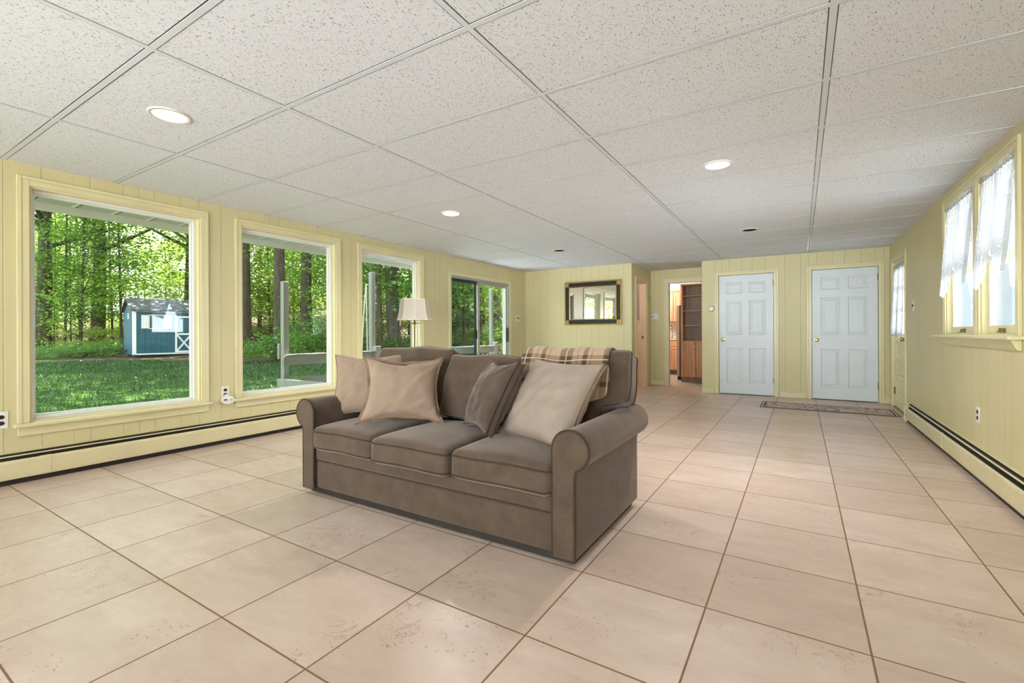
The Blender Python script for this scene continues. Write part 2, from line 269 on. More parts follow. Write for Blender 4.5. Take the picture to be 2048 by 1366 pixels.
# ------------------------------------------------------------------ mesh helpers
WORLD = set()                       # names of roots whose parts are given in world coordinates
def root_of(o):
    while o.parent: o = o.parent
    return o
class MB:
    def __init__(s): s.v = []; s.f = []; s.uv = None
    def add(s, vs, fs):
        b = len(s.v); s.v += [tuple(v) for v in vs]; s.f += [tuple(b+i for i in f) for f in fs]; return s
    def box(s, x0, x1, y0, y1, z0, z1):
        x0, x1 = min(x0, x1), max(x0, x1); y0, y1 = min(y0, y1), max(y0, y1); z0, z1 = min(z0, z1), max(z0, z1)
        return s.add([(x0, y0, z0), (x1, y0, z0), (x1, y1, z0), (x0, y1, z0), (x0, y0, z1), (x1, y0, z1), (x1, y1, z1), (x0, y1, z1)],
                     [(0, 3, 2, 1), (4, 5, 6, 7), (0, 1, 5, 4), (1, 2, 6, 5), (2, 3, 7, 6), (3, 0, 4, 7)])
    def prism(s, poly, axis, a0, a1):
        # poly: 2-D points in the two other axes (in x,y,z order)
        def P(p, a):
            l = list(p); l.insert(axis, a); return l
        n = len(poly); vs = [P(p, a0) for p in poly] + [P(p, a1) for p in poly]
        return s.add(vs, [tuple(range(n))[::-1], tuple(range(n, 2*n))] + [(i, (i+1) % n, n+(i+1) % n, n+i) for i in range(n)])
    def lathe(s, prof, c=(0, 0, 0), axis=2, n=24, sx=1, sy=1, cap=True):
        vs = []
        for r, h in prof:
            for i in range(n):
                a = 2*PI*i/n; p = [r*math.cos(a)*sx, r*math.sin(a)*sy]; p.insert(axis, h); vs.append([p[j]+c[j] for j in range(3)])
        m = len(prof); fs = [(i*n+j, i*n+(j+1) % n, (i+1)*n+(j+1) % n, (i+1)*n+j) for i in range(m-1) for j in range(n)]
        if prof[0] == prof[-1]: cap = False
        if cap and prof[0][0] > 1e-6: fs.append(tuple(range(n))[::-1])
        if cap and prof[-1][0] > 1e-6: fs.append(tuple(range((m-1)*n, m*n)))
        return s.add(vs, fs)
    def tube(s, pts, r, n=8, closed=False):
        pts = [Vector(p) for p in pts]; m = len(pts); vs = []; up = Vector((0, 0, 1)); pn = None
        for i, p in enumerate(pts):
            a = pts[(i-1) % m] if (closed or i > 0) else p; b = pts[(i+1) % m] if (closed or i < m-1) else p
            t = (b-a); t = t.normalized() if t.length > 1e-9 else up
            if pn is None:
                pn = t.cross(up) if abs(t.z) < .9 else t.cross(Vector((1, 0, 0)))
            pn = (pn - t*pn.dot(t)); pn = pn.normalized() if pn.length > 1e-9 else t.orthogonal().normalized()
            q = t.cross(pn); rr = r[i] if isinstance(r, (list, tuple)) else r
            for j in range(n):
                an = 2*PI*j/n; vs.append(p + pn*(rr*math.cos(an)) + q*(rr*math.sin(an)))
        k = m if closed else m-1
        fs = [(i*n+j, i*n+(j+1) % n, ((i+1) % m)*n+(j+1) % n, ((i+1) % m)*n+j) for i in range(k) for j in range(n)]
        if not closed: fs += [tuple(range(n))[::-1], tuple(range((m-1)*n, m*n))]
        return s.add(vs, fs)
    def sphere(s, c, r, nu=12, nv=8, sc=(1, 1, 1)):
        prof = [(max(r*math.sin(PI*i/nv), 0 if i in (0, nv) else 1e-4), -r*math.cos(PI*i/nv)) for i in range(nv+1)]
        t = MB(); t.lathe(prof, (0, 0, 0), 2, nu); return s.add([(c[0]+x*sc[0], c[1]+y*sc[1], c[2]+z*sc[2]) for x, y, z in t.v], t.f)
    def build(s, name, mat, parent=None, bevel=0, smooth=False, sharp=40, xf=None, segs=2, solid=0):
        me = bpy.data.meshes.new(name); vs = s.v
        if xf is not None: vs = [tuple(xf @ Vector(v)) for v in vs]
        if parent is not None:
            rt = root_of(parent)
            if rt.name in WORLD: vs = [(v[0]-rt.location.x, v[1]-rt.location.y, v[2]-rt.location.z) for v in vs]
        me.from_pydata(vs, [], s.f)
        bm = bmesh.new(); bm.from_mesh(me); bmesh.ops.recalc_face_normals(bm, faces=bm.faces); bm.to_mesh(me); bm.free()
        me.materials.append(mat)
        if s.uv is not None:
            ul = me.uv_layers.new(name='UVMap')
            for lp in me.loops: ul.data[lp.index].uv = s.uv[lp.vertex_index]
        if smooth:
            for p in me.polygons: p.use_smooth = True
            me.set_sharp_from_angle(angle=math.radians(sharp))
        o = bpy.data.objects.new(name, me); C.objects.link(o)
        if parent is not None: o.parent = parent
        if solid:
            m = o.modifiers.new('thickness', 'SOLIDIFY'); m.thickness = solid; m.offset = 0
        if bevel:
            m = o.modifiers.new('bevel', 'BEVEL'); m.width = bevel; m.segments = segs; m.limit_method = 'ANGLE'; m.angle_limit = math.radians(40)
        return o
def tag(o, label, cat, group=None, kind=None):
    if label: o['label'] = label
    if cat: o['category'] = cat
    if group: o['group'] = group
    if kind: o['kind'] = kind
    return o
def thing(name, label, cat, loc=(0, 0, 0), group=None, world=True, rotz=0):
    o = bpy.data.objects.new(name, None); o.empty_display_size = .1; C.objects.link(o); o.location = loc; o.rotation_euler = (0, 0, rotz)
    if world: WORLD.add(o.name)
    return tag(o, label, cat, group)
def structure(o, label=None, cat=None):
    o['kind'] = 'structure'; return tag(o, label, cat)
def struct_empty(name, label, cat, loc=(0, 0, 0)):
    o = bpy.data.objects.new(name, None); o.empty_display_size = .1; C.objects.link(o); o.location = loc; WORLD.add(o.name)
    return structure(o, label, cat)
def copy_tree(o, parent=None):
    c = o.copy(); C.objects.link(c)
    if parent: c.parent = parent
    for ch in list(o.children): copy_tree(ch, c)
    return c
def wall(mb, axis, p0, p1, a0, a1, z0, z1, holes=()):
    # wall slab between planes p0..p1 on `axis`, spanning a0..a1 horizontally, with rectangular holes (b0,b1,c0,c1)
    br = sorted({a0, a1, *[h[0] for h in holes], *[h[1] for h in holes]}); br = [b for b in br if a0 <= b <= a1]
    for u, w in zip(br[:-1], br[1:]):
        cuts = sorted([(h[2], h[3]) for h in holes if h[0] <= u+1e-6 and h[1] >= w-1e-6]); z = z0
        for c0, c1 in cuts + [(z1, z1)]:
            if c0 > z+1e-6:
                if axis == 0: mb.box(p0, p1, u, w, z, c0)
                else: mb.box(u, w, p0, p1, z, c0)
            z = max(z, c1)
    return mb
# ------------------------------------------------------------------ room shell
structure(MB().box(XL-.15, XR+.15, YB-.15, YA+.06, -.12, 0).build('floor', M['floor']), 'beige marbled square floor tiles with brown grout', 'floor')
W1, W2, W3, W0 = (.985, 2.09), (2.455, 3.54), (3.92, 4.975), (-.49, .61)  # the last opening is out of view, added to bring in side light
WZ = (.405, 2.085)
SL = (5.66, 7.37, 0.0, 1.94)
mb = wall(MB(), 0, XL-.15, XL, YB-.15, YM, 0, CE+.03, [(*W0, *WZ), (*W1, *WZ), (*W2, *WZ), (*W3, *WZ), SL])
structure(mb.build('wall_left', M['wall_y']), 'yellow grooved panel wall with three picture windows and glass slider', 'wall')
RW = [(4.64, 5.41), (3.86, 4.51)]; RZ = (1.0, 2.10); RD = (7.27, 8.16, 0, 1.96)
mb = wall(MB(), 0, XR, XR+.15, YB-.15, YD+.68, 0, CE+.03, [(*RW[0], *RZ), (*RW[1], *RZ), RD])
structure(mb.build('wall_right', M['wall_y']), 'yellow panel wall on the right with lace curtained windows', 'wall')
D1 = (-1.163, -.355); D2 = (.147, .955); DH = 1.97
mb = wall(MB(), 1, YD, YD+.12, -1.43, XR, 0, CE+.03, [(D1[0], D1[1], 0, DH), (D2[0], D2[1], 0, DH)]); mb.box(-1.43, -1.31, YD+.12, YA, 0, CE+.03)
structure(mb.build('wall_back', M['wall_x']), 'yellow panel wall around the two white doors', 'wall')
AS = (8.25, 8.86, 0, 1.965)
mb = wall(MB(), 1, YM, YM+.12, XL-.15, -2.50, 0, CE+.03); structure(mb.build('wall_mirror', M['wall_x']), 'yellow panel wall carrying the framed mirror', 'wall')
mb = wall(MB(), 0, -2.62, -2.50, YM+.12, YA, 0, CE+.03, [AS]); structure(mb.build('wall_hall_side', M['wall_y']), 'yellow side wall of the hall niche with an open doorway', 'wall')
KO = (-2.175, -1.33, 0, 1.985)
mb = wall(MB(), 1, YA, YA+.12, -2.62, -1.31, 0, CE+.03, [KO]); structure(mb.build('wall_hall_end', M['wall_x']), 'yellow end wall of the hall niche around the kitchen doorway', 'wall')
mb = wall(MB(), 1, YB-.15, YB, XL, XR, 0, CE+.03, [(-4.45, -2.75, .08, 2.15), (-2.6, -.9, .08, 2.15), (-.75, .95, .08, 2.15)]); structure(mb.build('wall_rear', M['wall_x']), 'yellow wall behind the viewer with tall openings added to let in light', 'wall')  # wall out of view, its openings added to admit sky light
# ceiling: tiles with round cut-outs for the cans + T-bar grid
CANS = [(-2.951, 1.176, 1), (-2.99, 3.651, 1), (-.504, 3.628, 1), (-3.008, 6.153, 0), (-.507, 6.148, 0), (-2.95, -1.27, 1), (-.5, -1.27, 1)]
HR = .083
mb = MB(); xs = [XL]+[GX+DX*i for i in range(0, 5) if XL < GX+DX*i < XR]+[XR]; ys = [YB]+[GY+DY*j for j in range(-6, 15) if YB < GY+DY*j < YA]+[YA]
for xa_, xb_ in zip(xs[:-1], xs[1:]):
    for y0, y1 in zip(ys[:-1], ys[1:]):
        x0, x1 = xa_, xb_
        hole = [c for c in CANS if x0 < c[0] < x1 and y0 < c[1] < y1]; z = CE+.002; g_ = .0172; x0 += g_*(x0 > XL+.1); x1 -= g_*(x1 < XR-.1); y0 += g_; y1 -= g_*(y1 < YA-.1)
        if not hole: mb.box(x0, x1, y0, y1, z, z+.02); continue
        hx, hy, _ = hole[0]; n = 48; vs = []; 
        for i in range(n):
            a = 2*PI*i/n; ca, sa = math.cos(a), math.sin(a)
            t = min(((x1-hx) if ca > 0 else (hx-x0))/max(abs(ca), 1e-9), ((y1-hy) if sa > 0 else (hy-y0))/max(abs(sa), 1e-9))
            vs += [(hx+HR*ca, hy+HR*sa, z), (hx+t*ca, hy+t*sa, z)]
        cs = []
        for cx_, cy_ in ((x1, y1), (x0, y1), (x0, y0), (x1, y0)): cs.append(math.atan2(cy_-hy, cx_-hx) % (2*PI))
        fs = []
        for i in range(n):
            j = (i+1) % n; a0 = 2*PI*i/n; a1 = 2*PI*(i+1)/n; f = [2*i, 2*i+1]
            for q, ang in enumerate(cs):
                if a0 < ang < a1: vs.append((((x1, y1), (x0, y1), (x0, y0), (x1, y0))[q]) + (z,)); f.append(len(vs)-1)
            fs.append(tuple(f+[2*j+1, 2*j]))
        mb.add(vs, fs)
ceil = structure(mb.build('ceiling', M['tile']), 'white fissured acoustic tile drop ceiling', 'ceiling')
mb = MB()
for x in xs[1:-1]: mb.box(x-.0125, x+.0125, YB, YA, CE+.0002, CE+.0022)
for y in ys[1:-1]: mb.box(XL, XR, y-.0125, y+.0125, CE+.0004, CE+.0022)
mb.build('suspension_grid', M['tbar'], ceil)
structure(MB().box(XL-.75, XR+.15, YB-.15, 12.6, CE+.34, CE+.42).build('trim_1', M['roof']), 'roof deck above the ceiling', 'roof')
# eave soffit and fascia along the window side
eave = thing('roof_eave', 'white perforated vinyl eave outside above the three picture windows', 'eave', (-5.0, 3.0, 2.11))
MB().box(-5.33, XL-.15, YB, 9.0, 2.125, 2.14).build('soffit_panel', M['soffit'], eave)
MB().box(-5.36, -5.33, YB, 9.0, 2.06, 2.60).build('fascia', M['vinyl'], eave, .004)
structure(MB().box(XL-.75, XL-.14, YB, 9.0, 2.141, 2.16).build('trim_2', M['roof']), 'roof overhang board above the soffit', 'roof')
# baseboards on the far walls
mb = MB(); mb.box(-1.43, D1[0]-.075, YD-.012, YD, 0, .085); mb.box(D1[1]+.075, D2[0]-.075, YD-.012, YD, 0, .085); mb.box(D2[1]+.06, XR, YD-.012, YD, 0, .085)
structure(mb.build('baseboard_back', M['trim'], None, .003), 'low yellow baseboard between the white doors', 'baseboard')
structure(MB().box(-2.50, KO[0]-.075, YA-.012, YA, 0, .085).build('baseboard_hall', M['trim'], None, .003), 'short yellow baseboard beside the kitchen doorway', 'baseboard')
structure(MB().box(XL+.0, -2.5, YM-.012, YM, 0, .085).build('baseboard_mirror', M['trim'], None, .003), 'yellow baseboard under the framed mirror', 'baseboard')
# ------------------------------------------------------------------ picture windows on the left
def ring(mb, axis, p0, p1, a0, a1, z0, z1, w, wb=None, wt=None):
    wb = w if wb is None else wb; wt = w if wt is None else wt
    def bx(u, v, z, t):
        if v-u < 1e-6 or t-z < 1e-6: return
        if axis == 0: mb.box(p0, p1, u, v, z, t)
        else: mb.box(u, v, p0, p1, z, t)
    bx(a0, a0+w, z0, z1); bx(a1-w, a1, z0, z1)
    if wb: bx(a0+w, a1-w, z0, z0+wb)
    if wt: bx(a0+w, a1-w, z1-wt, z1)
    return mb
def casing(mb, axis, p0, p1, a0, a1, z0, z1, w, foot=False):
    # trim around an opening, stepped like a moulding
    d = 1 if p1 > p0 else -1
    for (e0, e1, q) in ((0.0, .6, 1.0), (.6, 1.0, 1.25)):
        i, o = w*e0, w*e1
        for (u, v, z, t) in ((a0-o, a0-i, z0, z1+o), (a1+i, a1+o, z0, z1+o), (a0-i, a1+i, z1+i, z1+o)):
            pp = p0+(p1-p0)*q
            if axis == 0: mb.box(p0, pp, u, v, z, t)
            else: mb.box(u, v, p0, pp, z, t)
    return mb
for i, ((a0, a1), lab) in enumerate(((W1, 'large picture window nearest the viewer, looking out to the blue shed'), (W2, 'middle picture window behind the grey deck post'), (W3, 'picture window behind the floor lamp'), (W0, 'unseen picture window beside the viewer, added for side light'))):
    wn_ = struct_empty('window_%d' % (i+1 if i < 3 else 6), lab, 'window', (XL, (a0+a1)/2, WZ[0]))
    casing(MB(), 0, XL, XL+.014, a0, a1, WZ[0], WZ[1], .064).build('casing', M['trim'], wn_, .003)
    MB().box(XL-.02, XL+.05, a0-.085, a1+.085, WZ[0]-.025, WZ[0]).build('sill', M['trim'], wn_, .005)
    MB().box(XL, XL+.016, a0-.062, a1+.062, WZ[0]-.088, WZ[0]-.025).build('apron', M['trim'], wn_, .003)
    ring(MB(), 0, XL-.15, XL, a0, a1, WZ[0], WZ[1], .012).build('jamb_liner', M['trim'], wn_)
    m_ = MB(); ring(m_, 0, XL-.09, XL-.05, a0+.012, a1-.012, WZ[0]+.012, WZ[1]-.012, .022); ring(m_, 0, XL-.11, XL-.075, a0+.03, a1-.03, WZ[0]+.03, WZ[1]-.03, .016)
    m_.build('frame', M['vinyl'], wn_, .002)
    MB().box(XL-.097, XL-.091, a0+.045, a1-.045, WZ[0]+.045, WZ[1]-.045).build('pane', M['glass'], wn_)
# sliding glass door
sd = struct_empty('door_1', 'aluminium sliding glass door in the left wall near the corner', 'sliding door', (XL, 6.5, 0))
casing(MB(), 0, XL, XL+.012, SL[0], SL[1], 0, SL[3], .055).build('casing', M['trim'], sd, .003)
ring(MB(), 0, XL-.13, XL-.005, SL[0], SL[1], 0, SL[3], .03, .03, .035).build('frame', M['alu'], sd, .002)
m_ = MB(); ring(m_, 0, XL-.05, XL-.02, 6.40, SL[1]-.03, .03, SL[3]-.035, .062, .09, .05); m_.build('sliding_panel', M['alu'], sd, .003)
MB().box(XL-.037, XL-.031, 6.46, SL[1]-.09, .12, SL[3]-.085).build('sliding_pane', M['glass'], sd)
m_ = MB(); ring(m_, 0, XL-.09, XL-.06, SL[0]+.03, 6.47, .03, SL[3]-.035, .05, .09, .05); m_.build('fixed_panel', M['darkalu'], sd, .003)
MB().box(XL-.077, XL-.071, SL[0]+.07, 6.43, .11, SL[3]-.08).build('fixed_pane', M['glass'], sd)
m_ = MB(); ring(m_, 0, XL-.128, XL-.108, SL[0]+.03, 6.47, .03, SL[3]-.035, .035, .05, .04); sc_ = m_.build('screen_frame', M['darkalu'], sd, .002)
MB().box(XL-.119, XL-.117, SL[0]+.06, 6.44, .08, SL[3]-.07).build('screen_mesh', M['screen'], sc_)
MB().box(XL-.02, XL+.02, SL[1]-.085, SL[1]-.065, .86, 1.12).build('pull_handle', M['black'], sd, .004)
MB().box(XL-.066, XL-.04, 6.38, 6.40, .93, 1.08).build('latch', M['black'], sd, .003)
# ------------------------------------------------------------------ panel doors
def raised_panel(mb, axis_p, s_, x0, x1, z0, z1, dep=.010):
    # sunk panel with a raised centre, on plane y=axis_p, facing -y (s_=-1)
    b = .022; c = .034
    y0, y1, y2 = axis_p, axis_p-s_*dep, axis_p-s_*dep*.25
    L = [((x0, x1, z0, z1), y0), ((x0+b*.5, x1-b*.5, z0+b*.5, z1-b*.5), y1), ((x0+b, x1-b, z0+b, z1-b), y1), ((x0+b+c, x1-b-c, z0+b+c, z1-b-c), y2)]
    vs = []
    for (u, v, z, t), y in L: vs += [(u, y, z), (v, y, z), (v, y, t), (u, y, t)]
    fs = [(4*i+j, 4*i+(j+1) % 4, 4*i+4+(j+1) % 4, 4*i+4+j) for i in range(3) for j in range(4)] + [(12, 13, 14, 15)]
    mb.add(vs, fs)
def panel_door_mesh(x0, x1, z0, z1, yf, th=.035):
    mb = MB(); H = z1-z0; W = x1-x0
    cols = [(x0+.14*W, x0+.44*W), (x0+.56*W, x0+.86*W)]; rows = [(z0+.09*H, z0+.385*H), (z0+.495*H, z0+.785*H), (z0+.845*H, z0+.942*H)]
    xs_ = [x0, cols[0][0], cols[0][1], cols[1][0], cols[1][1], x1]; zs_ = [z0, rows[0][0], rows[0][1], rows[1][0], rows[1][1], rows[2][0], rows[2][1], z1]
    for i in range(5):
        for j in range(7):
            if i in (1, 3) and j in (1, 3, 5): raised_panel(mb, yf, -1, xs_[i], xs_[i+1], zs_[j], zs_[j+1])
            else: mb.add([(xs_[i], yf, zs_[j]), (xs_[i+1], yf, zs_[j]), (xs_[i+1], yf, zs_[j+1]), (xs_[i], yf, zs_[j+1])], [(0, 1, 2, 3)])
    mb.box(x0, x1, yf+.012, yf+th, z0, z1)
    mb.box(x0, x0+.002, yf, yf+.012, z0, z1); mb.box(x1-.002, x1, yf, yf+.012, z0, z1); mb.box(x0, x1, yf, yf+.012, z1-.002, z1)
    return mb
for i, ((a0, a1), lab) in enumerate(((D1, 'narrow white six panel door left of the two on the back wall'), (D2, 'white six panel door on the back wall nearest the right wall'))):
    d_ = struct_empty('door_%d' % (i+2), lab, 'door', ((a0+a1)/2, YD, 0))
    panel_door_mesh(a0+.004, a1-.004, .012, DH-.005, YD+.004).build('slab', M['doorwhite'], d_)
    casing(MB(), 1, YD, YD-.013, a0, a1, 0, DH, .062).build('casing', M['trim'], d_, .003)
    ring(MB(), 1, YD+.041, YD+.12, a0-.001, a1+.001, 0, DH+.001, .012, 0).build('jamb', M['trim'], d_)
    MB().lathe([(.0, -.064), (.018, -.062), (.028, -.048), (.027, -.034), (.012, -.026), (.011, -.008), (.032, -.006), (.033, 0), (0, .001)], (a0+.065, YD+.004, .903), 1, 20).build('knob', M['brass'], d_, 0, True)
    for z in (.20, 1.76): MB().lathe([(.006, z), (.0065, z+.002), (.0065, z+.098), (.006, z+.10)], (a1+.001, YD-.006, 0), 2, 10).box(a1-.012, a1+.014, YD-.003, YD+.003, z, z+.10).build('hinge', M['oldbrass'], d_)
    MB().box(a0-.004, a0+.006, YD-.003, YD+.006, .875, .93).build('strike_plate', M['oldbrass'], d_)
# rear boxes so no light leaks behind the closet doors
structure(MB().box(-1.31, XR+.15, YD+.62, YD+.68, 0, CE+.03).box(-.10, -.04, YD+.12, YD+.62, 0, CE+.03).build('wall_closet', M['kwall']), 'plain wall at the back of the closets', 'wall')
# exterior door on the right wall: half-lite with panels below
xd = struct_empty('door_4', 'yellow half glass outside door with a lace curtain in the right wall', 'door', (XR, 7.7, 0))
a0, a1, z1 = RD[0], RD[1], RD[3]
casing(MB(), 0, XR, XR-.013, a0, a1, 0, z1, .06).build('casing', M['trim'], xd, .003)
m_ = MB(); ring(m_, 0, XR+.02, XR+.06, a0+.006, a1-.006, .012, z1-.006, .12, .20, .13)
m_.box(XR+.02, XR+.06, a0+.12, a1-.12, .86, 1.0)
for z in (.42, .64): m_.box(XR+.02, XR+.06, a0+.12, a1-.12, z-.03, z+.03)
m_.box(XR+.034, XR+.05, a0+.12, a1-.12, .2, .86); m_.build('slab', M['trim'], xd, .004)
m_ = MB()
m_.box(XR+.03, XR+.05, (a0+a1)/2-.012, (a0+a1)/2+.012, 1.0, z1-.136)
for z in (1.28, 1.56): m_.box(XR+.03, XR+.05, a0+.126, a1-.126, z-.01, z+.01)
m_.build('muntins', M['white'], xd)
MB().box(XR+.038, XR+.042, a0+.12, a1-.12, 1.0, z1-.13).build('pane', M['glass'], xd)
MB().lathe([(0, -.06), (.02, -.058), (.026, -.045), (.024, -.03), (.010, -.02), (.010, -.004), (.03, -.002), (.03, .006), (0, .007)], (XR+.016, a0+.07, .93), 0, 18).build('knob', M['brass'], xd, 0, True)
MB().box(XR+.010, XR+.022, a1-.008, a1+.008, .17, .27).build('hinge', M['black'], xd)
structure(MB().box(XR+.0, XR+.15, a0, a1, 0, .012).build('trim_3', M['oldbrass']), 'metal threshold under the outside door', 'threshold')
# ------------------------------------------------------------------ right-hand double hung windows
for i, ((a0, a1), lab) in enumerate(((RW[0], 'lace curtained sash window farther along the right wall'), (RW[1], 'lace curtained sash window nearer on the right wall'))):
    w_ = struct_empty('window_%d' % (i+4), lab, 'window', (XR, (a0+a1)/2, RZ[0]))
    ring(MB(), 0, XR, XR+.066, a0, a1, RZ[0], RZ[1], .012).build('jamb_liner', M['trim'], w_); ring(MB(), 0, XR+.066, XR+.15, a0, a1, RZ[0], RZ[1], .013).build('outer_jamb', M['porch'], w_)
    zm = 1.50
    lo = ring(MB(), 0, XR+.028, XR+.062, a0+.012, a1-.012, RZ[0]+.012, zm+.02, .045, .055, .04).build('lower_sash', M['trim'], w_, .003)
    MB().box(XR+.043, XR+.047, a0+.05, a1-.05, RZ[0]+.06, zm-.015).build('lower_pane', M['glass'], lo)
    m_ = ring(MB(), 0, XR+.066, XR+.10, a0+.012, a1-.012, zm-.02, RZ[1]-.012, .045, .04, .05); m_.box(XR+.072, XR+.094, (a0+a1)/2-.011, (a0+a1)/2+.011, zm, RZ[1]-.05)
    up = m_.build('upper_sash', M['vinyl'], w_, .003)
    MB().box(XR+.081, XR+.085, a0+.05, a1-.05, zm+.015, RZ[1]-.055).build('upper_pane', M['glass'], up)
    MB().box(XR+.008, XR+.028, (a0+a1)/2-.028, (a0+a1)/2+.028, RZ[0]+.022, RZ[0]+.048).box(XR-.004, XR+.012, (a0+a1)/2-.022, (a0+a1)/2+.022, RZ[0]+.020, RZ[0]+.028).build('sash_lift', M['oldbrass'], lo, .003)
m_ = MB(); A0, A1 = RW[1][0], RW[0][1]
casing(m_, 0, XR, XR-.014, A0, A1, RZ[0], RZ[1], .062); m_.box(XR-.014, XR, RW[1][1], RW[0][0], RZ[0], RZ[1]); m_.box(XR-.02, XR-.014, RW[1][1]+.03, RW[0][0]-.03, RZ[0], RZ[1])
structure(m_.build('trim_4', M['trim'], None, .003), 'yellow casing and mullion around the paired right windows', 'trim')
m_ = MB().box(XR-.075, XR+.03, A0-.115, A1+.18, RZ[0]-.022, RZ[0])
m_.prism([(XR, RZ[0]-.085), (XR-.018, RZ[0]-.085), (XR-.05, RZ[0]-.022), (XR, RZ[0]-.022)], 1, A0-.06, A1+.12)
structure(m_.build('trim_5', M['trim'], None, .004), 'deep yellow window stool and apron below the paired right windows', 'trim')
# ------------------------------------------------------------------ lace curtains
def lace_panel(name, top, bot, parent, nfold=6, amp=.012, scallop=5, corner=None):
    # top/bot: lists of 3-D points from edge to edge; the cloth is ruled between them with pleats
    nu, nv = 60, 26; mb = MB(); uv = []
    def ip(pts, t):
        s = t*(len(pts)-1); i = min(int(s), len(pts)-2); f = s-i; return Vector(pts[i]).lerp(Vector(pts[i+1]), f)
    L = sum((Vector(a)-Vector(b)).length for a, b in zip(top[:-1], top[1:]))
    for j in range(nv+1):
        v = j/nv
        for i in range(nu+1):
            u = i/nu; p = ip(top, u).lerp(ip(bot, u), v)
            ph = 2*PI*nfold*u; a = amp*(.55+.6*v)
            p.x += a*math.sin(ph+.8*math.sin(3*v)) - .003
            if j == nv: p.z += .012*abs(math.sin(PI*scallop*u))
            if j == nv-1: p.z += .006*abs(math.sin(PI*scallop*u))
            mb.v.append(tuple(p)); uv.append((u*L*1.4, v*.8))
    n = nu+1; mb.f = [(j*n+i, j*n+i+1, (j+1)*n+i+1, (j+1)*n+i) for j in range(nv) for i in range(nu)]
    mb.uv = uv
    return mb.build(name, M['lace'], parent, 0, True, 180)
for (a0, a1), lab in ((RW[0], 'white lace swag curtain over the farther right hand sash window'), (RW[1], 'white lace swag curtain over the nearer right hand sash window')):
    c_ = thing('lace_curtain', lab, 'curtain', (XR, (a0+a1)/2, 2.07), 'lace curtains at the paired windows')
    MB().tube([(XR+.0, a0-.01, 2.06), (XR+.0, a1+.01, 2.06)], .006, 8).build('rod', M['white'], c_)
    m = (a0+a1)/2; w = a1-a0; xt, xb = XR+.004, XR-.052
    # far half (larger y) and near half; the inner edges part below the apex
    lace_panel('far_panel', [(xt, a1+.0, 2.075), (xt, m-.02, 2.075)], [(xb, a1-.05, 1.325), (xb, a1-.20*w, 1.31), (xb+.012, a1-.30*w, 1.37), (xb+.03, m+.06*w, 1.52), (xb+.035, m+.01, 1.60)], c_, 6, .010, 4)
    lace_panel('near_panel', [(xt-.006, m+.03, 2.07), (xt-.006, a0+.0, 2.075)], [(xb+.03, m+.0, 1.62), (xb+.02, m-.10*w, 1.46), (xb, m-.14*w, 1.30), (xb, m-.22*w, 1.325), (xb, a0+.14*w, 1.36), (xb, a0+.01, 1.385)], c_, 6, .011, 5)
    m_ = MB(); uv = []
    for i in range(61):
        u = i/60; y = a1+.008-(w+.016)*u
        for z, x in ((2.055, XR-.006), (2.075, XR-.014), (2.095, XR-.006+.004*math.sin(u*60))): m_.v.append((x+.003*math.sin(u*90), y, z+.004*math.sin(u*47))); uv.append((u*w, z))
    m_.f = [(3*i+j, 3*i+j+1, 3*i+4+j, 3*i+3+j) for i in range(60) for j in range(2)]; m_.uv = uv; m_.build('ruffled_heading', M['lace'], c_, 0, True, 180)
c_ = thing('lace_curtain', 'narrow white lace curtain on the outside door glass', 'curtain', (XR, 7.75, 1.9))
MB().tube([(XR+.008, RD[0]+.1, 1.905), (XR+.008, RD[1]-.04, 1.905)], .005, 8).build('rod', M['white'], c_)
lace_panel('far_panel', [(XR+.004, RD[1]-.06, 1.905), (XR+.004, 7.68, 1.905)], [(XR-.03, RD[1]-.02, .955), (XR-.03, 7.80, .955), (XR-.015, 7.72, .975)], c_, 5, .012, 4)
lace_panel('near_panel', [(XR+.002, 7.72, 1.905), (XR+.002, RD[0]+.1, 1.905)], [(XR-.012, 7.74, .98), (XR-.018, 7.5, .97), (XR-.012, RD[0]+.12, .985)], c_, 5, .010, 4)
# ------------------------------------------------------------------ baseboard heaters
def heater(wx, s, y0, y1, label):
    # s = +1: sticks out toward +x from wall plane wx
    h_ = thing('baseboard_heater', label, 'heater', (wx, (y0+y1)/2, 0), 'cream baseboard heaters')
    P = lambda pts: [(wx+s*a, b) for a, b in pts]
    MB().prism(P([(0.001, .03), (.006, .03), (.006, .205), (.012, .213), (.026, .211), (.026, .2135), (.012, .2165), (.001, .2165)]), 1, y0, y1).build('back_plate', M['heater'], h_)
    MB().prism(P([(.062, .036), (.070, .040), (.072, .060), (.073, .150), (.070, .160), (.062, .168), (.060, .166), (.067, .158), (.068, .150), (.066, .062), (.062, .044)]), 1, y0, y1).build('front_cover', M['heater'], h_)
    MB().prism(P([(.038, .194), (.047, .188), (.048, .1905), (.039, .1965)]), 1, y0, y1).build('damper', M['heater'], h_)
    MB().prism(P([(.007, .05), (.055, .05), (.055, .150), (.036, .160), (.036, .203), (.007, .203)]), 1, y0+.01, y1-.01).build('fins_and_slot_shade', M['darkslot'], h_)  # dark fins, built up so the cover slots read as shaded
    for ya, yb in ((y0-.02, y0+.005), (y1-.005, y1+.02)):
        MB().prism(P([(.0, .0), (.070, .0), (.077, .03), (.077, .155), (.070, .180), (.050, .205), (.014, .220), (0, .220)]), 1, ya, yb).build('end_cap', M['heater'], h_, .004)
    ys_ = np.arange(y0+1.5, y1-.4, 2.1)
    for y in ys_: MB().prism(P([(.066, .036), (.0745, .045), (.0745, .155), (.071, .163), (.060, .170), (.066, .160)]), 1, y-.03, y+.03).build('joint_cover', M['heater'], h_)
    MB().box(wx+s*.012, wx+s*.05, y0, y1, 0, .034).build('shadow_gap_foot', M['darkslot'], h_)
    return h_
heater(XL, 1, -2.55, 5.53, 'long cream baseboard heater under the picture windows')
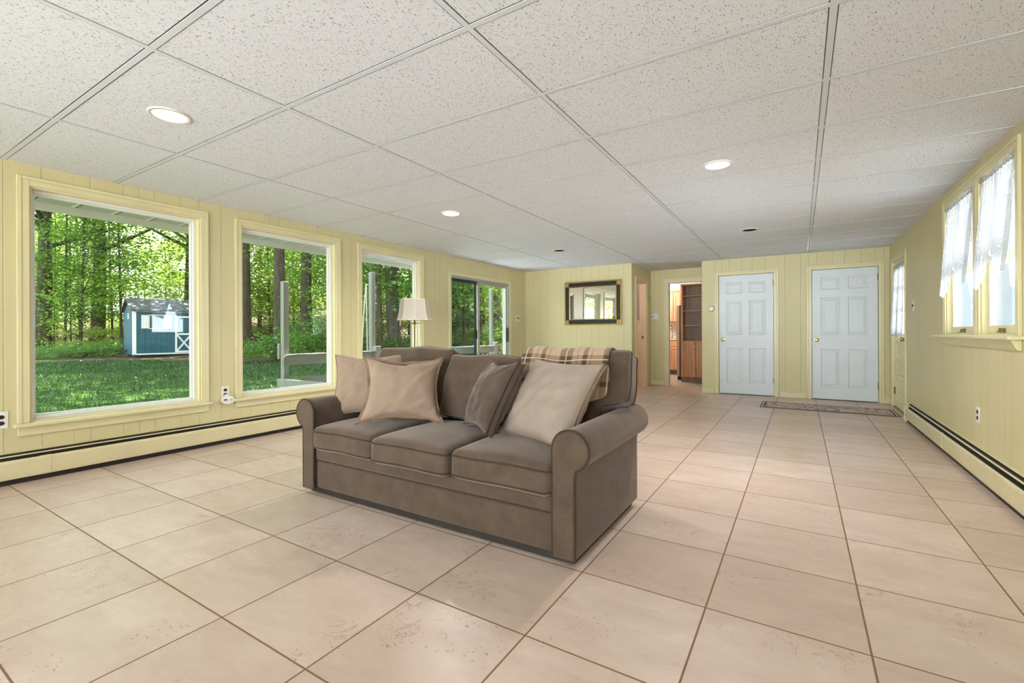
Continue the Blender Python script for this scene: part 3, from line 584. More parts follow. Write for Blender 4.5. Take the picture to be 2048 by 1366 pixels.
heater(XR, -1, -2.55, 6.86, 'long cream baseboard heater along the right wall')
# ------------------------------------------------------------------ ceiling cans
names = {0: 'lit recessed ceiling light nearest the viewer at left', 1: 'lit recessed ceiling light above the middle of the window wall', 2: 'lit recessed ceiling light on the right side of the ceiling',
         3: 'unlit black recessed ceiling light toward the mirror wall', 4: 'unlit black recessed ceiling light toward the white doors', 5: 'lit recessed ceiling light behind the viewer at left', 6: 'lit recessed ceiling light behind the viewer at right', 7: 'lit recessed ceiling light above the viewer'}
for i, (x, y, on) in enumerate(CANS):
    t = thing('recessed_light', names[i], 'ceiling light', (x, y, CE), 'recessed ceiling lights')
    MB().lathe([(.080, .006), (.080, -.002), (.084, -.005), (.097, -.004), (.0995, .002), (.0995, .0055), (.080, .006)], (x, y, CE), 2, 40).build('trim_ring', M['cantrim'] if on else M['cantrim'], t, 0, True, 50)
    prof = [(.080, .0), (.0795, .006)]
    for q in range(7): prof += [(.0785-.0022*q, .010+.009*q), (.0765-.0022*q, .012+.009*q)]
    prof += [(.058, .08), (.058, .10)]
    MB().lathe(prof[::-1], (x, y, CE), 2, 40, cap=False).build('baffle', M['cantrim'] if on else M['black'], t, 0, True, 30)
    MB().lathe([(.0, .074), (.030, .075), (.046, .080), (.050, .088), (.0, .096)], (x, y, CE), 2, 32).build('bulb', M['bulb'] if on else M['black'], t, 0, True, 60)
    if on:
        l = bpy.data.lights.new('can_spot', 'SPOT'); l.energy = (10, 135, 105)[i] if i < 3 else 5; l.color = (1, .96, .91); l.spot_size = math.radians(165); l.spot_blend = 1.0; l.shadow_soft_size = .05
        lo_ = bpy.data.objects.new('can_spot', l); C.objects.link(lo_); lo_.parent = t; lo_.location = (0, 0, .012)
    if i == 2:
        l = bpy.data.lights.new('reflector_beam', 'SPOT'); l.energy = 42; l.color = (1, .93, .85); l.spot_size = math.radians(44); l.spot_blend = .9; l.shadow_soft_size = .04
        lo_ = bpy.data.objects.new('reflector_beam', l); C.objects.link(lo_); lo_.parent = t; lo_.location = (0, 0, .010)
# ------------------------------------------------------------------ wall plates
def outlet(label, wx, s, y, z, horizontal=False, name='wall_outlet', cat='outlet', sw=False):
    t = thing(name, label, cat, (wx, y, z)); w, h = (.07, .115)
    MB().box(wx, wx+s*.006, y-w/2, y+w/2, z-h/2, z+h/2).build('cover_plate', M['plastic'], t, .003)
    if sw: MB().box(wx+s*.006, wx+s*.016, y-.006, y+.006, z-.008, z+.014).build('toggle', M['darkslot'], t, .002)
    else:
        for dz in (-.021, .021): MB().lathe([(0, .0), (.0165, .0), (.0165, .0025*s), (0, .003*s)], (wx+s*.006, y, z+dz), 0, 16, 1, .85).build('socket', M['darkslot'], t)
    return t
outlet('white outlet plate at the left edge below the first window', XL, 1, .845, .443)
outlet('white outlet plate low on the right wall above the heater', XR, -1, 4.575, .43)
outlet('white outlet plate between the first and middle picture windows', XL, 1, 2.30, .475)
t = thing('plug_in_alarm', 'white oval plug-in gas alarm under the outlet between the windows', 'alarm', (XL, 2.318, .40))
MB().lathe([(.0, .0), (.058, .002), (.064, .012), (.060, .026), (.0, .032)], (XL+.006, 2.318, .400), 0, 28, 1, .64).build('body', M['plastic'], t, 0, True, 40)
MB().box(XL+.036, XL+.040, 2.275, 2.30, .40, .412).build('display', M['darkslot'], t)
for dy in (.012, .024): MB().lathe([(0, 0), (.004, 0), (.004, .003), (0, .003)], (XL+.036, 2.318+dy, .405), 0, 10).build('button', M['chrome'], t)
MB().box(XL+.006, XL+.028, 2.29, 2.325, .43, .455).build('prong_block', M['plastic'], t, .003)
t = thing('wall_switch', 'white double switch plate right of the glass slider', 'switch', (XL, 7.67, 1.31)); MB().box(XL, XL+.006, 7.61, 7.73, 1.255, 1.365).build('cover_plate', M['plastic'], t, .003)
for dy in (-.024, .024): MB().box(XL+.006, XL+.016, 7.67+dy-.008, 7.67+dy+.008, 1.295, 1.33).build('toggle', M['darkslot'], t, .002)
t = outlet('white switch plate between the outside door and the right windows', XR, -1, 6.79, 1.315, name='wall_switch', cat='switch', sw=True)
t = thing('wall_switch', 'white triple switch plate beside the kitchen doorway', 'switch', (-2.42, YA, 1.335)); MB().box(-2.49, -2.355, YA-.006, YA, 1.285, 1.39).build('cover_plate', M['plastic'], t, .003)
for i, dx in enumerate((-.042, 0, .042)): MB().lathe([(0, -.012), (.014, -.01), (.016, 0), (0, 0)], (-2.422+dx, YA-.006, 1.337), 1, 12).build('dimmer_knob', M['oldbrass'] if i == 0 else M['plastic'], t)
t = thing('thermostat', 'small round thermostat left of the narrow white door', 'thermostat', (-1.275, YD, 1.422))
MB().lathe([(0, -.03), (.034, -.029), (.036, -.02), (.036, 0), (0, 0)], (-1.275, YD, 1.422), 1, 28).build('dial', M['plastic'], t, 0, True, 30); MB().lathe([(.036, 0), (.048, -.001), (.050, -.012), (.044, -.020), (.036, -.018), (.036, 0)], (-1.275, YD, 1.422), 1, 28).build('bezel', M['steel'], t, 0, True, 40)
# ------------------------------------------------------------------ mirror
mr = thing('framed_mirror', 'wide wall mirror in a black and gold frame', 'mirror', (-3.225, YM, 1.566))
x0, x1, z0, z1 = -3.780, -2.672, 1.166, 1.968; yy = YM
ring(MB(), 1, yy-.032, yy, x0, x1, z0, z1, .022).build('outer_gilt_edge', M['gold'], mr, .005)
ring(MB(), 1, yy-.026, yy, x0+.022, x1-.022, z0+.022, z1-.022, .072).build('black_band', M['blackframe'], mr, .003)
ring(MB(), 1, yy-.030, yy, x0+.094, x1-.094, z0+.094, z1-.094, .018).build('inner_gilt_edge', M['gold'], mr, .004)
for cx_, cz_ in ((x0+.055, z0+.055), (x1-.055, z0+.055), (x0+.055, z1-.055), (x1-.055, z1-.055)):
    MB().box(cx_-.034, cx_+.034, yy-.031, yy, cz_-.034, cz_+.034).lathe([(0, -.036), (.018, -.034), (.02, -.03), (0, -.03)], (cx_, yy, cz_), 1, 12).build('corner_block', M['gold'], mr, .004)
MB().box(x0+.108, x1-.108, yy-.016, yy-.008, z0+.108, z1-.108).build('mirror_glass', M['mirror'], mr)
# ------------------------------------------------------------------ runner rug
rg_ = MB().box(-.75, .75, -.30, .30, 0, .006).build('runner_rug', M['rug'], None, .002); rg_.location = (.275, 7.475, .001); tag(rg_, 'faded grey-mauve patterned runner rug in front of the white doors', 'rug')
# ------------------------------------------------------------------ sofa
SXC = -1.78
sofa = thing('sofa', 'brown taupe three seat sofa with rolled arms standing mid floor', 'sofa', (SXC, 2.3, 0))
YF, YBK = 1.83, 2.76
def arm_profile(inner, outer, sgn):
    # inner x, outer x; roll circle tangent to inner side
    r = .088; cx_ = inner+sgn*r; cz_ = .517; pts = [(outer, .040), (inner, .040), (inner, .30), (inner, cz_)]
    a = PI
    n = 26
    for i in range(1, n):
        an = PI-(PI+1.05)*i/(n-1); pts.append((cx_+sgn*r*math.cos(an), cz_+r*math.sin(an)))
    pts += [(outer+sgn*.006, cz_-r*.98), (outer, cz_-r*1.25), (outer, .2)]
    return pts
for sgn, inn, out, lab in ((1, SXC+.845, SXC+.953, 'rolled arm nearest the viewer'), (-1, SXC-.845, SXC-.953, 'rolled arm toward the windows')):
    pf = arm_profile(inn, out, sgn); t = MB().prism(pf, 1, YF, YBK-.02).build('arm', M['taupe'], sofa, .008, True, 35)
    p2 = [(x, YF+.004, z) for x, z in pf]; MB().tube(p2, .0055, 8, True).build('arm_piping', M['taupe2'], t, 0, True, 60)
XI0, XI1 = SXC-.845, SXC+.845
MB().box(XI0+.001, XI1-.001, YF+.022, 2.70, .047, .222).build('front_skirt_panel', M['taupe'], sofa, .012, False)
t = MB().box(XI0+.001, XI1-.001, YF+.014, 2.60, .226, .298).build('seat_rail', M['taupe'], sofa, .016, True, 40, segs=4)
MB().tube([(XI0, YF+.020, .225), (XI1, YF+.020, .225)], .005, 8).build('rail_piping', M['taupe2'], t)
MB().prism([(2.68, .06), (2.78, .045), (2.79, .40), (2.765, .70), (2.73, .735), (2.69, .70), (2.66, .40)], 0, XI0-.06, XI1+.06).build('back_frame', M['taupe'], sofa, .02, True, 40, segs=4)
MB().box(SXC-.93, SXC+.93, YF+.045, 2.70, .008, .0465).build('under_sofa_shade', M['darkslot'], sofa)  # dark box filling the gap, stands in for shade beneath the sofa
for x in (SXC-.80, SXC+.80):
    for y in (YF+.17, 2.64): MB().lathe([(.0, 0), (.026, 0), (.034, .041), (.0, .041)], (x, y, 0), 2, 14).build('foot', M['darkslot'], sofa)
def cushion(w, d, h, r, crown_t, crown_b=None, cuts=15, ear=0, earz=0, side=0, front=0, wr=0, seed=0):
    """rounded box, pillow-crowned on +z/-z (and bulged on the -y face by `front`)"""
    bm = bmesh.new(); bmesh.ops.create_cube(bm, size=2.0); bmesh.ops.subdivide_edges(bm, edges=bm.edges, cuts=cuts, use_grid_fill=True)
    rn = random.Random(seed); ph = [rn.uniform(0, 6.28) for _ in range(8)]; hw, hd, hh = w/2, d/2, h/2
    def f(p):
        # denser near edges
        q = Vector((math.copysign(1-(1-abs(p.x))**1.5, p.x)*hw, math.copysign(1-(1-abs(p.y))**1.3, p.y)*hd, math.copysign(1-(1-abs(p.z))**1.3, p.z)*hh))
        c = Vector((max(-(hw-r), min(hw-r, q.x)), max(-(hd-r), min(hd-r, q.y)), max(-(hh-r), min(hh-r, q.z)))); dlt = q-c
        if dlt.length > 1e-9:
            mx_ = max(abs(dlt.x), abs(dlt.y), abs(dlt.z)); q = c+dlt.normalized()*mx_
        a = (1-(q.x/hw)**2)**.6 if abs(q.x) < hw else 0; b = (1-(q.y/hd)**2)**.6 if abs(q.y) < hd else 0; e = (1-(q.z/hh)**2)**.6 if abs(q.z) < hh else 0
        if p.z > .2: q.z += crown_t*a*b*p.z
        if p.z < -.2 and crown_b: q.z += crown_b*a*b*p.z
        if front: q.y += math.copysign(front, p.y)*a*e*abs(p.y)
        q.y += wr*math.sin(q.x*17+ph[0]+2*q.z)*math.sin(q.z*13+ph[1])*e; q.x += wr*.6*math.sin(q.z*21+ph[2]); q.z += wr*math.sin(q.x*15+ph[3])*.7
        if ear:
            t = max(0, min(1, (q.z-earz)/.05+.5)); t = t*t*(3-2*t); u = max(0, min(1, (side*q.x/hw-.35)/.6)); q.x += side*ear*t*u*u*(3-2*u)
        return q
    mb = MB(); bm.verts.ensure_lookup_table(); mb.v = [tuple(f(v.co)) for v in bm.verts]; mb.f = [tuple(v.index for v in fc.verts) for fc in bm.faces]; bm.free()
    return mb, f
def loop_pts(f, plane, val, n=26):
    # perimeter path at the cube coordinate plane = val
    out = []
    for k_ in range(4):
        for i in range(n):
            t = -1+2*i/n; a, b = ((t, -1), (1, t), (-t, 1), (-1, -t))[k_]
            p = (a, b, val) if plane == 'z' else (a, val, b); out.append(f(Vector(p)))
    return out
SEATS = [(-2.335, .535, 0), (-1.780, .555, 1), (-1.215, .560, 2)]
for i, (xc, w, sd_) in enumerate(SEATS):
    d = .66; mb, f = cushion(w, d, .145, .035, .030, .0, 15, wr=.003, seed=sd_); dy = -.018 if i == 1 else 0
    X = Matrix.Translation((xc, 1.802+dy+d/2, .372)); s_ = mb.build('seat_cushion', M['taupe'], sofa, 0, True, 180, X)
    for v in (.55, -.62): MB().tube([X @ p for p in loop_pts(lambda p: f(p)*1.0, 'z', v)], .0052, 7, True).build('cushion_piping', M['taupe2'], s_, 0, True, 180)
BK = [(-2.335, .56, 1, -1, .455), (-1.772, .57, 2, 0, .41), (-1.205, .53, 3, 1, .455)]
bkx = {}
for i, (xc, w, sd_, side, h) in enumerate(BK):
    mb, f = cushion(w, .17, h, .026, .010, .0, 19, ear=.15 if side else 0, earz=-.065, side=side, front=.028, wr=.009, seed=sd_+5)
    X = Matrix.Translation((xc, 2.435, .470)) @ Matrix.Rotation(math.radians(-20), 4, 'X') @ Matrix.Translation((0, 0, h/2))
    bkx[i] = (X, f, w, h); s_ = mb.build('back_cushion', M['taupe'], sofa, 0, True, 180, X)
    for v in (-.50, .55): MB().tube([X @ p for p in loop_pts(f, 'y', v)], .0055, 7, True).build('cushion_piping', M['taupe2'], s_, 0, True, 180)
# plaid throw over the right back cushion
X, f, w, h = bkx[2]; nu, nv = 44, 60; mb = MB(); uv = []
path = []       # cube coordinates (y,z) running up the front, over the top, down the back
for i in range(27): path.append((-1.0, -.35+1.30*i/26))
for i in range(1, 12): path.append((-.92+1.84*i/12, 1.0))
for i in range(20): path.append((1.0, .92-.9*i/19))
arc = 0; pv = None
for j, (py, pz) in enumerate(path):
    for i in range(nu+1):
        u = -1.0+1.62*i/nu; q = f(Vector((u*.98, py, pz))); q2 = f(Vector((u*.98, py*.999, pz)))
        n_ = Vector((0, (-1 if py <= -1 else (1 if py >= 1 else py*.6)), (1.0 if abs(py) < 1 else max(0, (pz-.75)*2)))); n_.normalize()
        wv_ = .003*math.sin(u*9+j*.2)+.002*math.sin(u*23)
        q = q+n_*(.013+wv_); mb.v.append(tuple(X @ q)); uv.append([q.x, 0])
    mid = Vector(mb.v[-nu//2]);
    if pv is not None: arc += (mid-pv).length
    pv = mid
    for q in uv[-(nu+1):]: q[1] = arc+.05
n = nu+1; mb.f = [(j*n+i, j*n+i+1, (j+1)*n+i+1, (j+1)*n+i) for j in range(len(path)-1) for i in range(nu)]; mb.uv = uv
th = thing('throw_blanket', 'brown and cream plaid throw draped over the right back cushion', 'blanket', (-1.25, 2.5, .6))
o = mb.build('cloth', M['plaid'], th, 0, True, 180, None, 2, .009)
# ------------------------------------------------------------------ throw pillows
def pillow(label, c, yaw, tilt, roll, w, h, t, mat, pmat, flange=0, seed=0, gusset=0, pinch=.07, dent=.0):
    # local x right, z up, front faces -y
    p_ = thing('throw_pillow', label, 'pillow', c, 'throw pillows on the sofa', world=False); p_.rotation_mode = 'QUATERNION'
    R = Matrix.Rotation(yaw, 3, 'Z') @ Matrix.Rotation(-tilt if False else tilt, 3, 'X') @ Matrix.Rotation(roll, 3, 'Y'); p_.rotation_quaternion = R.to_quaternion()
    N = 34; rn = random.Random(seed); ph = [rn.uniform(0, 6.28) for _ in range(12)]
    def out(u, v):
        k1 = 1-pinch*(1-v*v)*abs(u)**3; k2 = 1-pinch*(1-u*u)*abs(v)**3; return u*w/2*k1, v*h/2*k2
    def surf(u, v, s):
        x, z = out(u, v); e = max(0, (1-u**2)*(1-v**2)); th_ = t/2*e**.55
        nv_ = mnoise.noise(Vector((u*1.3+seed*7, v*1.3, s*3))); nw_ = mnoise.noise(Vector((u*2.2+v*1.6+seed*3, (v-u)*5.0, s*5+seed))); th_ *= 1+.16*nv_; th_ += .017*nw_*e**.5
        # creases running in from the corners
        for cu, cv, q in ((1, 1, 4), (-1, 1, 5), (1, -1, 6), (-1, -1, 7)):
            dx, dz = u-cu, v-cv; rr = math.hypot(dx, dz); an = math.atan2(dz, dx); th_ += .003*math.sin(an*8+ph[q])*math.exp(-(rr/.5)**2)*min(1, e*6)
        if dent: th_ -= dent*math.exp(-((u+.15)**2+(v-.95)**2*1.2)/.12)
        zz = z - dent*1.6*math.exp(-((u+.05)**2)/.2)*max(0, v)**3
        return (x, s*(th_+gusset/2), zz)
    mb = MB(); n = N+1; g = [math.copysign(1-(1-abs(-1+2*i/N))**1.5, -1+2*i/N) for i in range(n)]
    for s in (-1, 1):
        b = len(mb.v); mb.v += [surf(g[i], g[j], s) for j in range(n) for i in range(n)]
        mb.f += [(b+j*n+i, b+j*n+i+1, b+(j+1)*n+i+1, b+(j+1)*n+i) for j in range(N) for i in range(N)]
    per = [(i, 0) for i in range(N)]+[(N, j) for j in range(N)]+[(N-i, N) for i in range(N)]+[(0, N-j) for j in range(N)]
    m = len(per)
    if gusset:
        for q in range(m):
            (i, j), (i2, j2) = per[q], per[(q+1) % m]; a, b2 = j*n+i, j2*n+i2; mb.f.append((a, b2, b2+n*n, a+n*n))
    body = mb.build('cover', mat, p_, 0, True, 180)
    if flange:
        fm = MB()
        for q, (i, j) in enumerate(per):
            x, z = out(g[i], g[j]); wv_ = .006*math.sin(q*.55+ph[8])+.004*math.sin(q*1.3+ph[9]); k1 = 1+flange*2/w
            fm.v += [(x*.985, -.004, z*.985), (x*k1, wv_-.003, z*k1), (x*k1, wv_+.003, z*k1), (x*.985, .004, z*.985)]
        fm.f = [(4*q+a, 4*q+(a+1) % 4, 4*((q+1) % m)+(a+1) % 4, 4*((q+1) % m)+a) for q in range(m) for a in range(4)]
        fm.build('flange', pmat, p_, 0, True, 60)
    for s in ((-1, 1) if gusset else (-1,)):
        pts = [surf(g[i], g[j], s) for i, j in per]; pts = [(x*1.004, y if gusset else y+.0, z*1.004) for x, y, z in pts]; MB().tube(pts, .005, 7, True).build('piping', pmat, body, 0, True, 180)
    return p_
pillow('large beige pillow against the sofa arm toward the windows', (-2.590, 2.265, .675), .752, -.576, -.01, .51, .47, .22, M['beige'], M['beige2'], 0, 1, pinch=.11, dent=.016)
pillow('beige flanged pillow in front of the larger one on the left', (-2.160, 2.145, .674), .80, -.60, .055, .49, .45, .19, M['beige'], M['beige2'], .022, 2, pinch=.19, dent=.02)
pillow('dark taupe pillow between the middle seat and the pale pillow', (-1.500, 2.195, .668), -.666, -.481, -.05, .43, .42, .17, M['brown'], M['taupe2'], 0, 3, gusset=.035, pinch=.13, dent=.012)
pillow('large pale beige pillow leaning by the near sofa arm', (-1.132, 2.200, .668), -.34, -.588, .016, .52, .475, .20, M['pale'], M['beige2'], 0, 4, gusset=.02, pinch=.10)
# ------------------------------------------------------------------ floor lamp
LX, LY = -4.02, 4.20
lp = thing('floor_lamp', 'slim brass floor lamp with a white bell shade behind the sofa', 'floor lamp', (LX, LY, 0))
MB().lathe([(0, 0), (.13, 0), (.135, .008), (.12, .018), (.04, .03), (.018, .05), (.012, .07), (0, .07)], (LX, LY, 0), 2, 32).build('base', M['brass'], lp, 0, True, 40)
MB().lathe([(.011, .06), (.009, .30), (.014, .32), (.009, .34), (.009, 1.10), (.016, 1.115), (.010, 1.13), (.024, 1.15), (.010, 1.165), (.010, 1.30), (0, 1.30)], (LX, LY, 0), 2, 18).build('pole', M['brass'], lp, 0, True, 50)
m_ = MB(); n = 8; prof = [(.208, 1.190), (.197, 1.225), (.186, 1.27), (.178, 1.32), (.170, 1.38), (.163, 1.443)]
m_.lathe(prof, (LX, LY, 0), 2, 8); m_.f = [f_ for f_ in m_.f if len(f_) == 4]; shd = m_.build('lamp_shade', M['shade'], lp, 0, False, 40, None, 2, .003)
m_ = MB()
for r_, z_ in (prof[0], prof[-1]): m_.tube([(LX+r_*math.cos(2*PI*i/8), LY+r_*math.sin(2*PI*i/8), z_) for i in range(8)], .004, 6, True)
for i in range(8): m_.tube([(LX+r_*1.003*math.cos(2*PI*i/8), LY+r_*1.003*math.sin(2*PI*i/8), z_) for r_, z_ in prof], .0025, 6)
m_.build('shade_ribs', plain('shade_binding', lin(214, 200, 178), .7), shd)
for i in range(3):
    a = 2*PI*i/3+.3; MB().tube([(LX, LY, 1.16), (LX+.05*math.cos(a), LY+.05*math.sin(a), 1.145), (LX+.10*math.cos(a), LY+.10*math.sin(a), 1.165), (LX+.11*math.cos(a), LY+.11*math.sin(a), 1.20)], .005, 7).build('lamp_arm', M['brass'], lp, 0, True, 60)
MB().tube([(LX-.15, LY-.09, 1.20), (LX-.152, LY-.09, 1.13)], .002, 6).sphere((LX-.152, LY-.09, 1.122), .008).build('pull_chain', M['brass'], lp)
# ------------------------------------------------------------------ kitchen and side room beyond the niche
structure(MB().box(-5.0, -1.0, YA+.06, 12.6, -.12, -.002).build('floor_kitchen', M['ktile']), 'grey tiled kitchen floor', 'floor')
structure(MB().box(-5.0, -1.0, YA+.0, 12.6, CE+.03, CE+.06).box(-4.7, -2.5, YM, YA+.12, CE+.03, CE+.06).build('ceiling_kitchen', M['kwall']), 'plain white kitchen ceiling', 'ceiling')
structure(MB().box(-5.0, -1.0, 12.30, 12.4, 0, CE+.03).box(-5.0, -4.9, YA+.12, 12.3, 0, CE+.03).box(-1.1, -1.0, YA+.12, 12.3, 0, CE+.03).build('wall_kitchen', M['kwall']), 'warm white kitchen walls', 'wall')
structure(MB().box(-3.9, -2.0, 11.90, 12.30, 2.075, CE+.03).build('trim_6', M['kwall']), 'white soffit above the kitchen wall cabinets', 'soffit')
def shaker(mb, x0, x1, z0, z1, y, th=.02):
    ring(mb, 1, y, y+th, x0, x1, z0, z1, .055); mb.box(x0+.05, x1-.05, y+.010, y+th, z0+.05, z1-.05); mb.box(x0+.085, x1-.085, y+.004, y+th, z0+.085, z1-.085)
    return mb
def knob(x, y, z, parent): MB().sphere((x, y-.018, z), .014).box(x-.004, x+.004, y-.012, y, z-.004, z+.004).build('knob', M['plastic'], parent, 0, True, 60)
bc = thing('oak_bookcase', 'tall open oak bookcase with two doors below, in the kitchen doorway', 'bookcase', (-1.75, 10.16, 0))
x0, x1, yf, zt = -2.105, -1.30, 10.0, 2.02
m_ = MB().box(x0, x0+.04, yf, yf+.30, .10, zt).box(x1-.04, x1, yf, yf+.30, .10, zt).box(x0, x1, yf, yf+.30, zt-.03, zt).box(x0, x1, yf+.01, yf+.30, .82, .85).box(x0, x1, yf+.01, yf+.30, .10, .13); m_.build('carcass', M['oak'], bc, .002)
MB().box(x0+.04, x1-.04, yf+.28, yf+.30, .13, zt-.03).build('back_panel', M['oakdark'], bc); MB().box(x0, x1, yf+.06, yf+.08, 0, .10).build('toe_kick', M['oakdark'], bc)
for z in (1.16, 1.463, 1.77): MB().box(x0+.04, x1-.04, yf+.02, yf+.28, z-.009, z+.009).build('shelf', M['oak'], bc, .002)
for q, (u, v, kx) in enumerate(((x0+.01, -1.812, -1.845), (-1.806, x1-.01, -1.785))):
    dd = shaker(MB(), u, v, .11, .835, yf-.02).build('door', M['oak'], bc, .003); knob(kx, yf-.02, .742, dd)
fr_ = thing('refrigerator', 'stainless refrigerator edge between bookcase and kitchen cabinets', 'refrigerator', (-1.9, 10.75, 0))
MB().box(-2.205, -1.45, 10.40, 11.15, .06, 1.61).build('cabinet', M['blackp'], fr_, .006); MB().box(-2.26, -1.5, 10.41, 11.14, .0, .058).build('toe_grille', M['black'], fr_, .004)
for z0, z1 in ((.665, 1.60), (.065, .655)): dd = MB().box(-2.275, -2.21, 10.405, 11.145, z0, z1).build('door', M['steel'], fr_, .012); MB().tube([(-2.30, 11.05, z0+.1), (-2.315, 11.05, z0+.15), (-2.315, 11.05, z1-.12), (-2.30, 11.05, z1-.07)], .008, 8).build('handle', M['steel'], dd)
wc = thing('wall_cabinet', 'honey maple wall cabinet over the kitchen counter', 'cabinet', (-2.85, 12.1, 1.29))
MB().box(-3.45, -2.1, 11.92, 12.299, 1.29, 2.03).build('carcass', M['oaklight'], wc); MB().box(-3.47, -2.08, 11.88, 12.299, 2.03, 2.075).build('crown_moulding', M['oaklight'], wc, .006)
for u, v, kx in ((-3.06, -2.68, -2.725), (-2.672, -2.29, -2.635)): dd = shaker(MB(), u, v, 1.295, 2.025, 11.90).build('door', M['oaklight'], wc, .003); knob(kx, 11.90, 1.40, dd)
bcab = thing('base_cabinet', 'honey maple base cabinet below the kitchen counter', 'cabinet', (-2.8, 11.9, 0))
MB().box(-3.45, -2.25, 11.62, 12.299, .11, .835).build('carcass', M['oaklight'], bcab); MB().box(-3.45, -2.25, 11.69, 12.29, 0, .11).build('toe_kick', M['oakdark'], bcab)
for u, v in ((-3.09, -2.715), (-2.705, -2.30)):
    dd = shaker(MB(), u, v, .135, .675, 11.60).build('door', M['oaklight'], bcab, .003); knob(u+.045, 11.60, .60, dd); MB().box(u, v, 11.60, 11.62, .69, .825).build('drawer_front', M['oaklight'], bcab, .003)
ct = MB().box(-3.47, -2.23, 11.58, 12.299, .836, .872).build('countertop', M['counter'], None, .006); tag(ct, 'cream kitchen countertop over the base cabinet', 'countertop')
structure(MB().box(-3.9, -2.0, 12.285, 12.2995, .872, 1.29).build('trim_7', M['splash']), 'pale stone kitchen backsplash', 'backsplash')
fc = thing('kitchen_faucet', 'slim kitchen faucet standing on the cream countertop', 'faucet', (-2.76, 12.12, .872))
MB().lathe([(.0, .872), (.026, .872), (.024, .89), (.012, .90), (.010, .95), (0, .95)], (-2.76, 12.12, 0), 2, 16).build('base', M['chrome'], fc, 0, True, 40)
MB().tube([(-2.76, 12.12, .94)]+[(-2.76+.0*math.cos(a), 12.12-.07+.07*math.cos(a), 1.13+.07*math.sin(a)) for a in np.linspace(0, PI, 10)]+[(-2.76, 11.98, 1.08)], .009, 8).build('spout', M['chrome'], fc, 0, True, 60)
MB().tube([(-2.75, 12.12, .93), (-2.69, 12.12, .97)], .006, 8).build('lever', M['chrome'], fc)
kc = thing('kitchen_ceiling_light', 'flush ceiling light inside the kitchen', 'ceiling light', (-3.1, 10.9, CE)); MB().lathe([(0, -.09), (.09, -.085), (.15, -.05), (.17, .0), (.17, .03), (0, .03)], (-3.1, 10.9, CE), 2, 32).build('globe', plain('lit_globe', (1, .95, .88), .4, 0, 0, emit=((1, .88, .74), 2)), kc, 0, True, 50)
l = bpy.data.lights.new('kitchen_lamp', 'POINT'); l.energy = 105; l.color = (1, .86, .72); l.shadow_soft_size = .12; lo_ = bpy.data.objects.new('kitchen_lamp', l); C.objects.link(lo_); lo_.parent = kc; lo_.location = (0, 0, -.2)
dk = struct_empty('door_5', 'cased opening from the hall niche into the kitchen', 'doorway', (-1.75, YA, 0)); casing(MB(), 1, YA, YA-.013, KO[0], KO[1]-.1, 0, KO[3], .07).build('casing', M['trim'], dk, .003); MB().box(KO[0], KO[0]+.012, YA, YA+.12, 0, KO[3]).box(KO[0], KO[1], YA, YA+.12, KO[3]-.012, KO[3]).build('jamb', M['white'], dk)
# side room through the niche's side doorway
structure(MB().box(-4.7, -2.62, YA+.10, YA+.2, 1.265, CE+.03).box(-4.7, -4.6, YM+.12, YA+.1, 1.265, CE+.03).build('wall_side_room_upper', M['purple']), 'mauve upper wall in the side room', 'wall')
structure(MB().box(-4.7, -2.62, YA+.10, YA+.2, 0, 1.235).box(-4.7, -4.6, YM+.12, YA+.1, 0, 1.265).build('wall_side_room_lower', M['pink']), 'pale pink lower wall in the side room', 'wall')
structure(MB().box(-4.7, -2.62, YA+.075, YA+.2, 1.235, 1.265).box(-4.7, -2.62, YA+.085, YA+.10, 0, .14).build('trim_8', M['pink'], None, .004), 'pink chair rail and baseboard in the side room', 'trim')
structure(MB().box(-4.7, -2.5, YM+.12, YA+.1, -.12, -.001).build('floor_side_room', M['ktile']), 'side room floor', 'floor')
ds = struct_empty('door_6', 'open side doorway at the left of the hall niche', 'doorway', (-2.5, 8.55, 0)); casing(MB(), 0, -2.5, -2.487, AS[0], AS[1], 0, AS[3], .07).build('casing', M['trim'], ds, .003); ring(MB(), 0, -2.62, -2.5, AS[0], AS[1], 0, AS[3], .014, 0).build('jamb', M['pink'], ds)
MB().box(-2.575, -2.545, AS[1]-.017, AS[1]-.013, .90, .96).build('strike_plate', M['oldbrass'], ds)
sl_ = thing('side_room_ceiling_light', 'small ceiling light inside the side room', 'ceiling light', (-3.5, 8.7, CE)); MB().lathe([(0, -.07), (.07, -.066), (.12, -.03), (.13, .03), (0, .03)], (-3.5, 8.7, CE), 2, 24).build('globe', bpy.data.materials['lit_globe'], sl_, 0, True, 50)
l = bpy.data.lights.new('side_lamp', 'POINT'); l.energy = 30; l.color = (1, .84, .72); l.shadow_soft_size = .1; lo_ = bpy.data.objects.new('side_lamp', l); C.objects.link(lo_); lo_.parent = sl_; lo_.location = (0, 0, -.15)

# ------------------------------------------------------------------ outdoors: ground
def hgt(x, y):
    q = -.28*(x+24)+.96*(y-6.5); return 0 if q < 3 else (.05*(q-3) if q < 7 else .2+.15*(q-7))
mb = MB(); gx = list(np.linspace(-75, XL-.15, 60)); gy = list(np.linspace(-40, 75, 80)); n = len(gx)
for y in gy:
    for x in gx: mb.v.append((x, y, hgt(x, y)-.03))
mb.f = [(j*n+i, j*n+i+1, (j+1)*n+i+1, (j+1)*n+i) for j in range(len(gy)-1) for i in range(n-1)]
structure(mb.build('ground', M['ground'], None, 0, True, 180), 'lawn running up to shaded leaf litter under the trees', 'ground')
structure(MB().box(XL-.15, XR+30, -40, YB-.15, -.14, -.04).build('ground_rear_bounce', M['paver']), 'unseen pale ground added behind the house to bounce light in', 'ground')  # added out of view, throws sunlight up through the rear openings
structure(MB().box(XR+.15, XR+30, YB-.15, 30, -.14, -.04).build('ground_side_yard', M['paver']), 'pale side yard by the porch', 'ground')
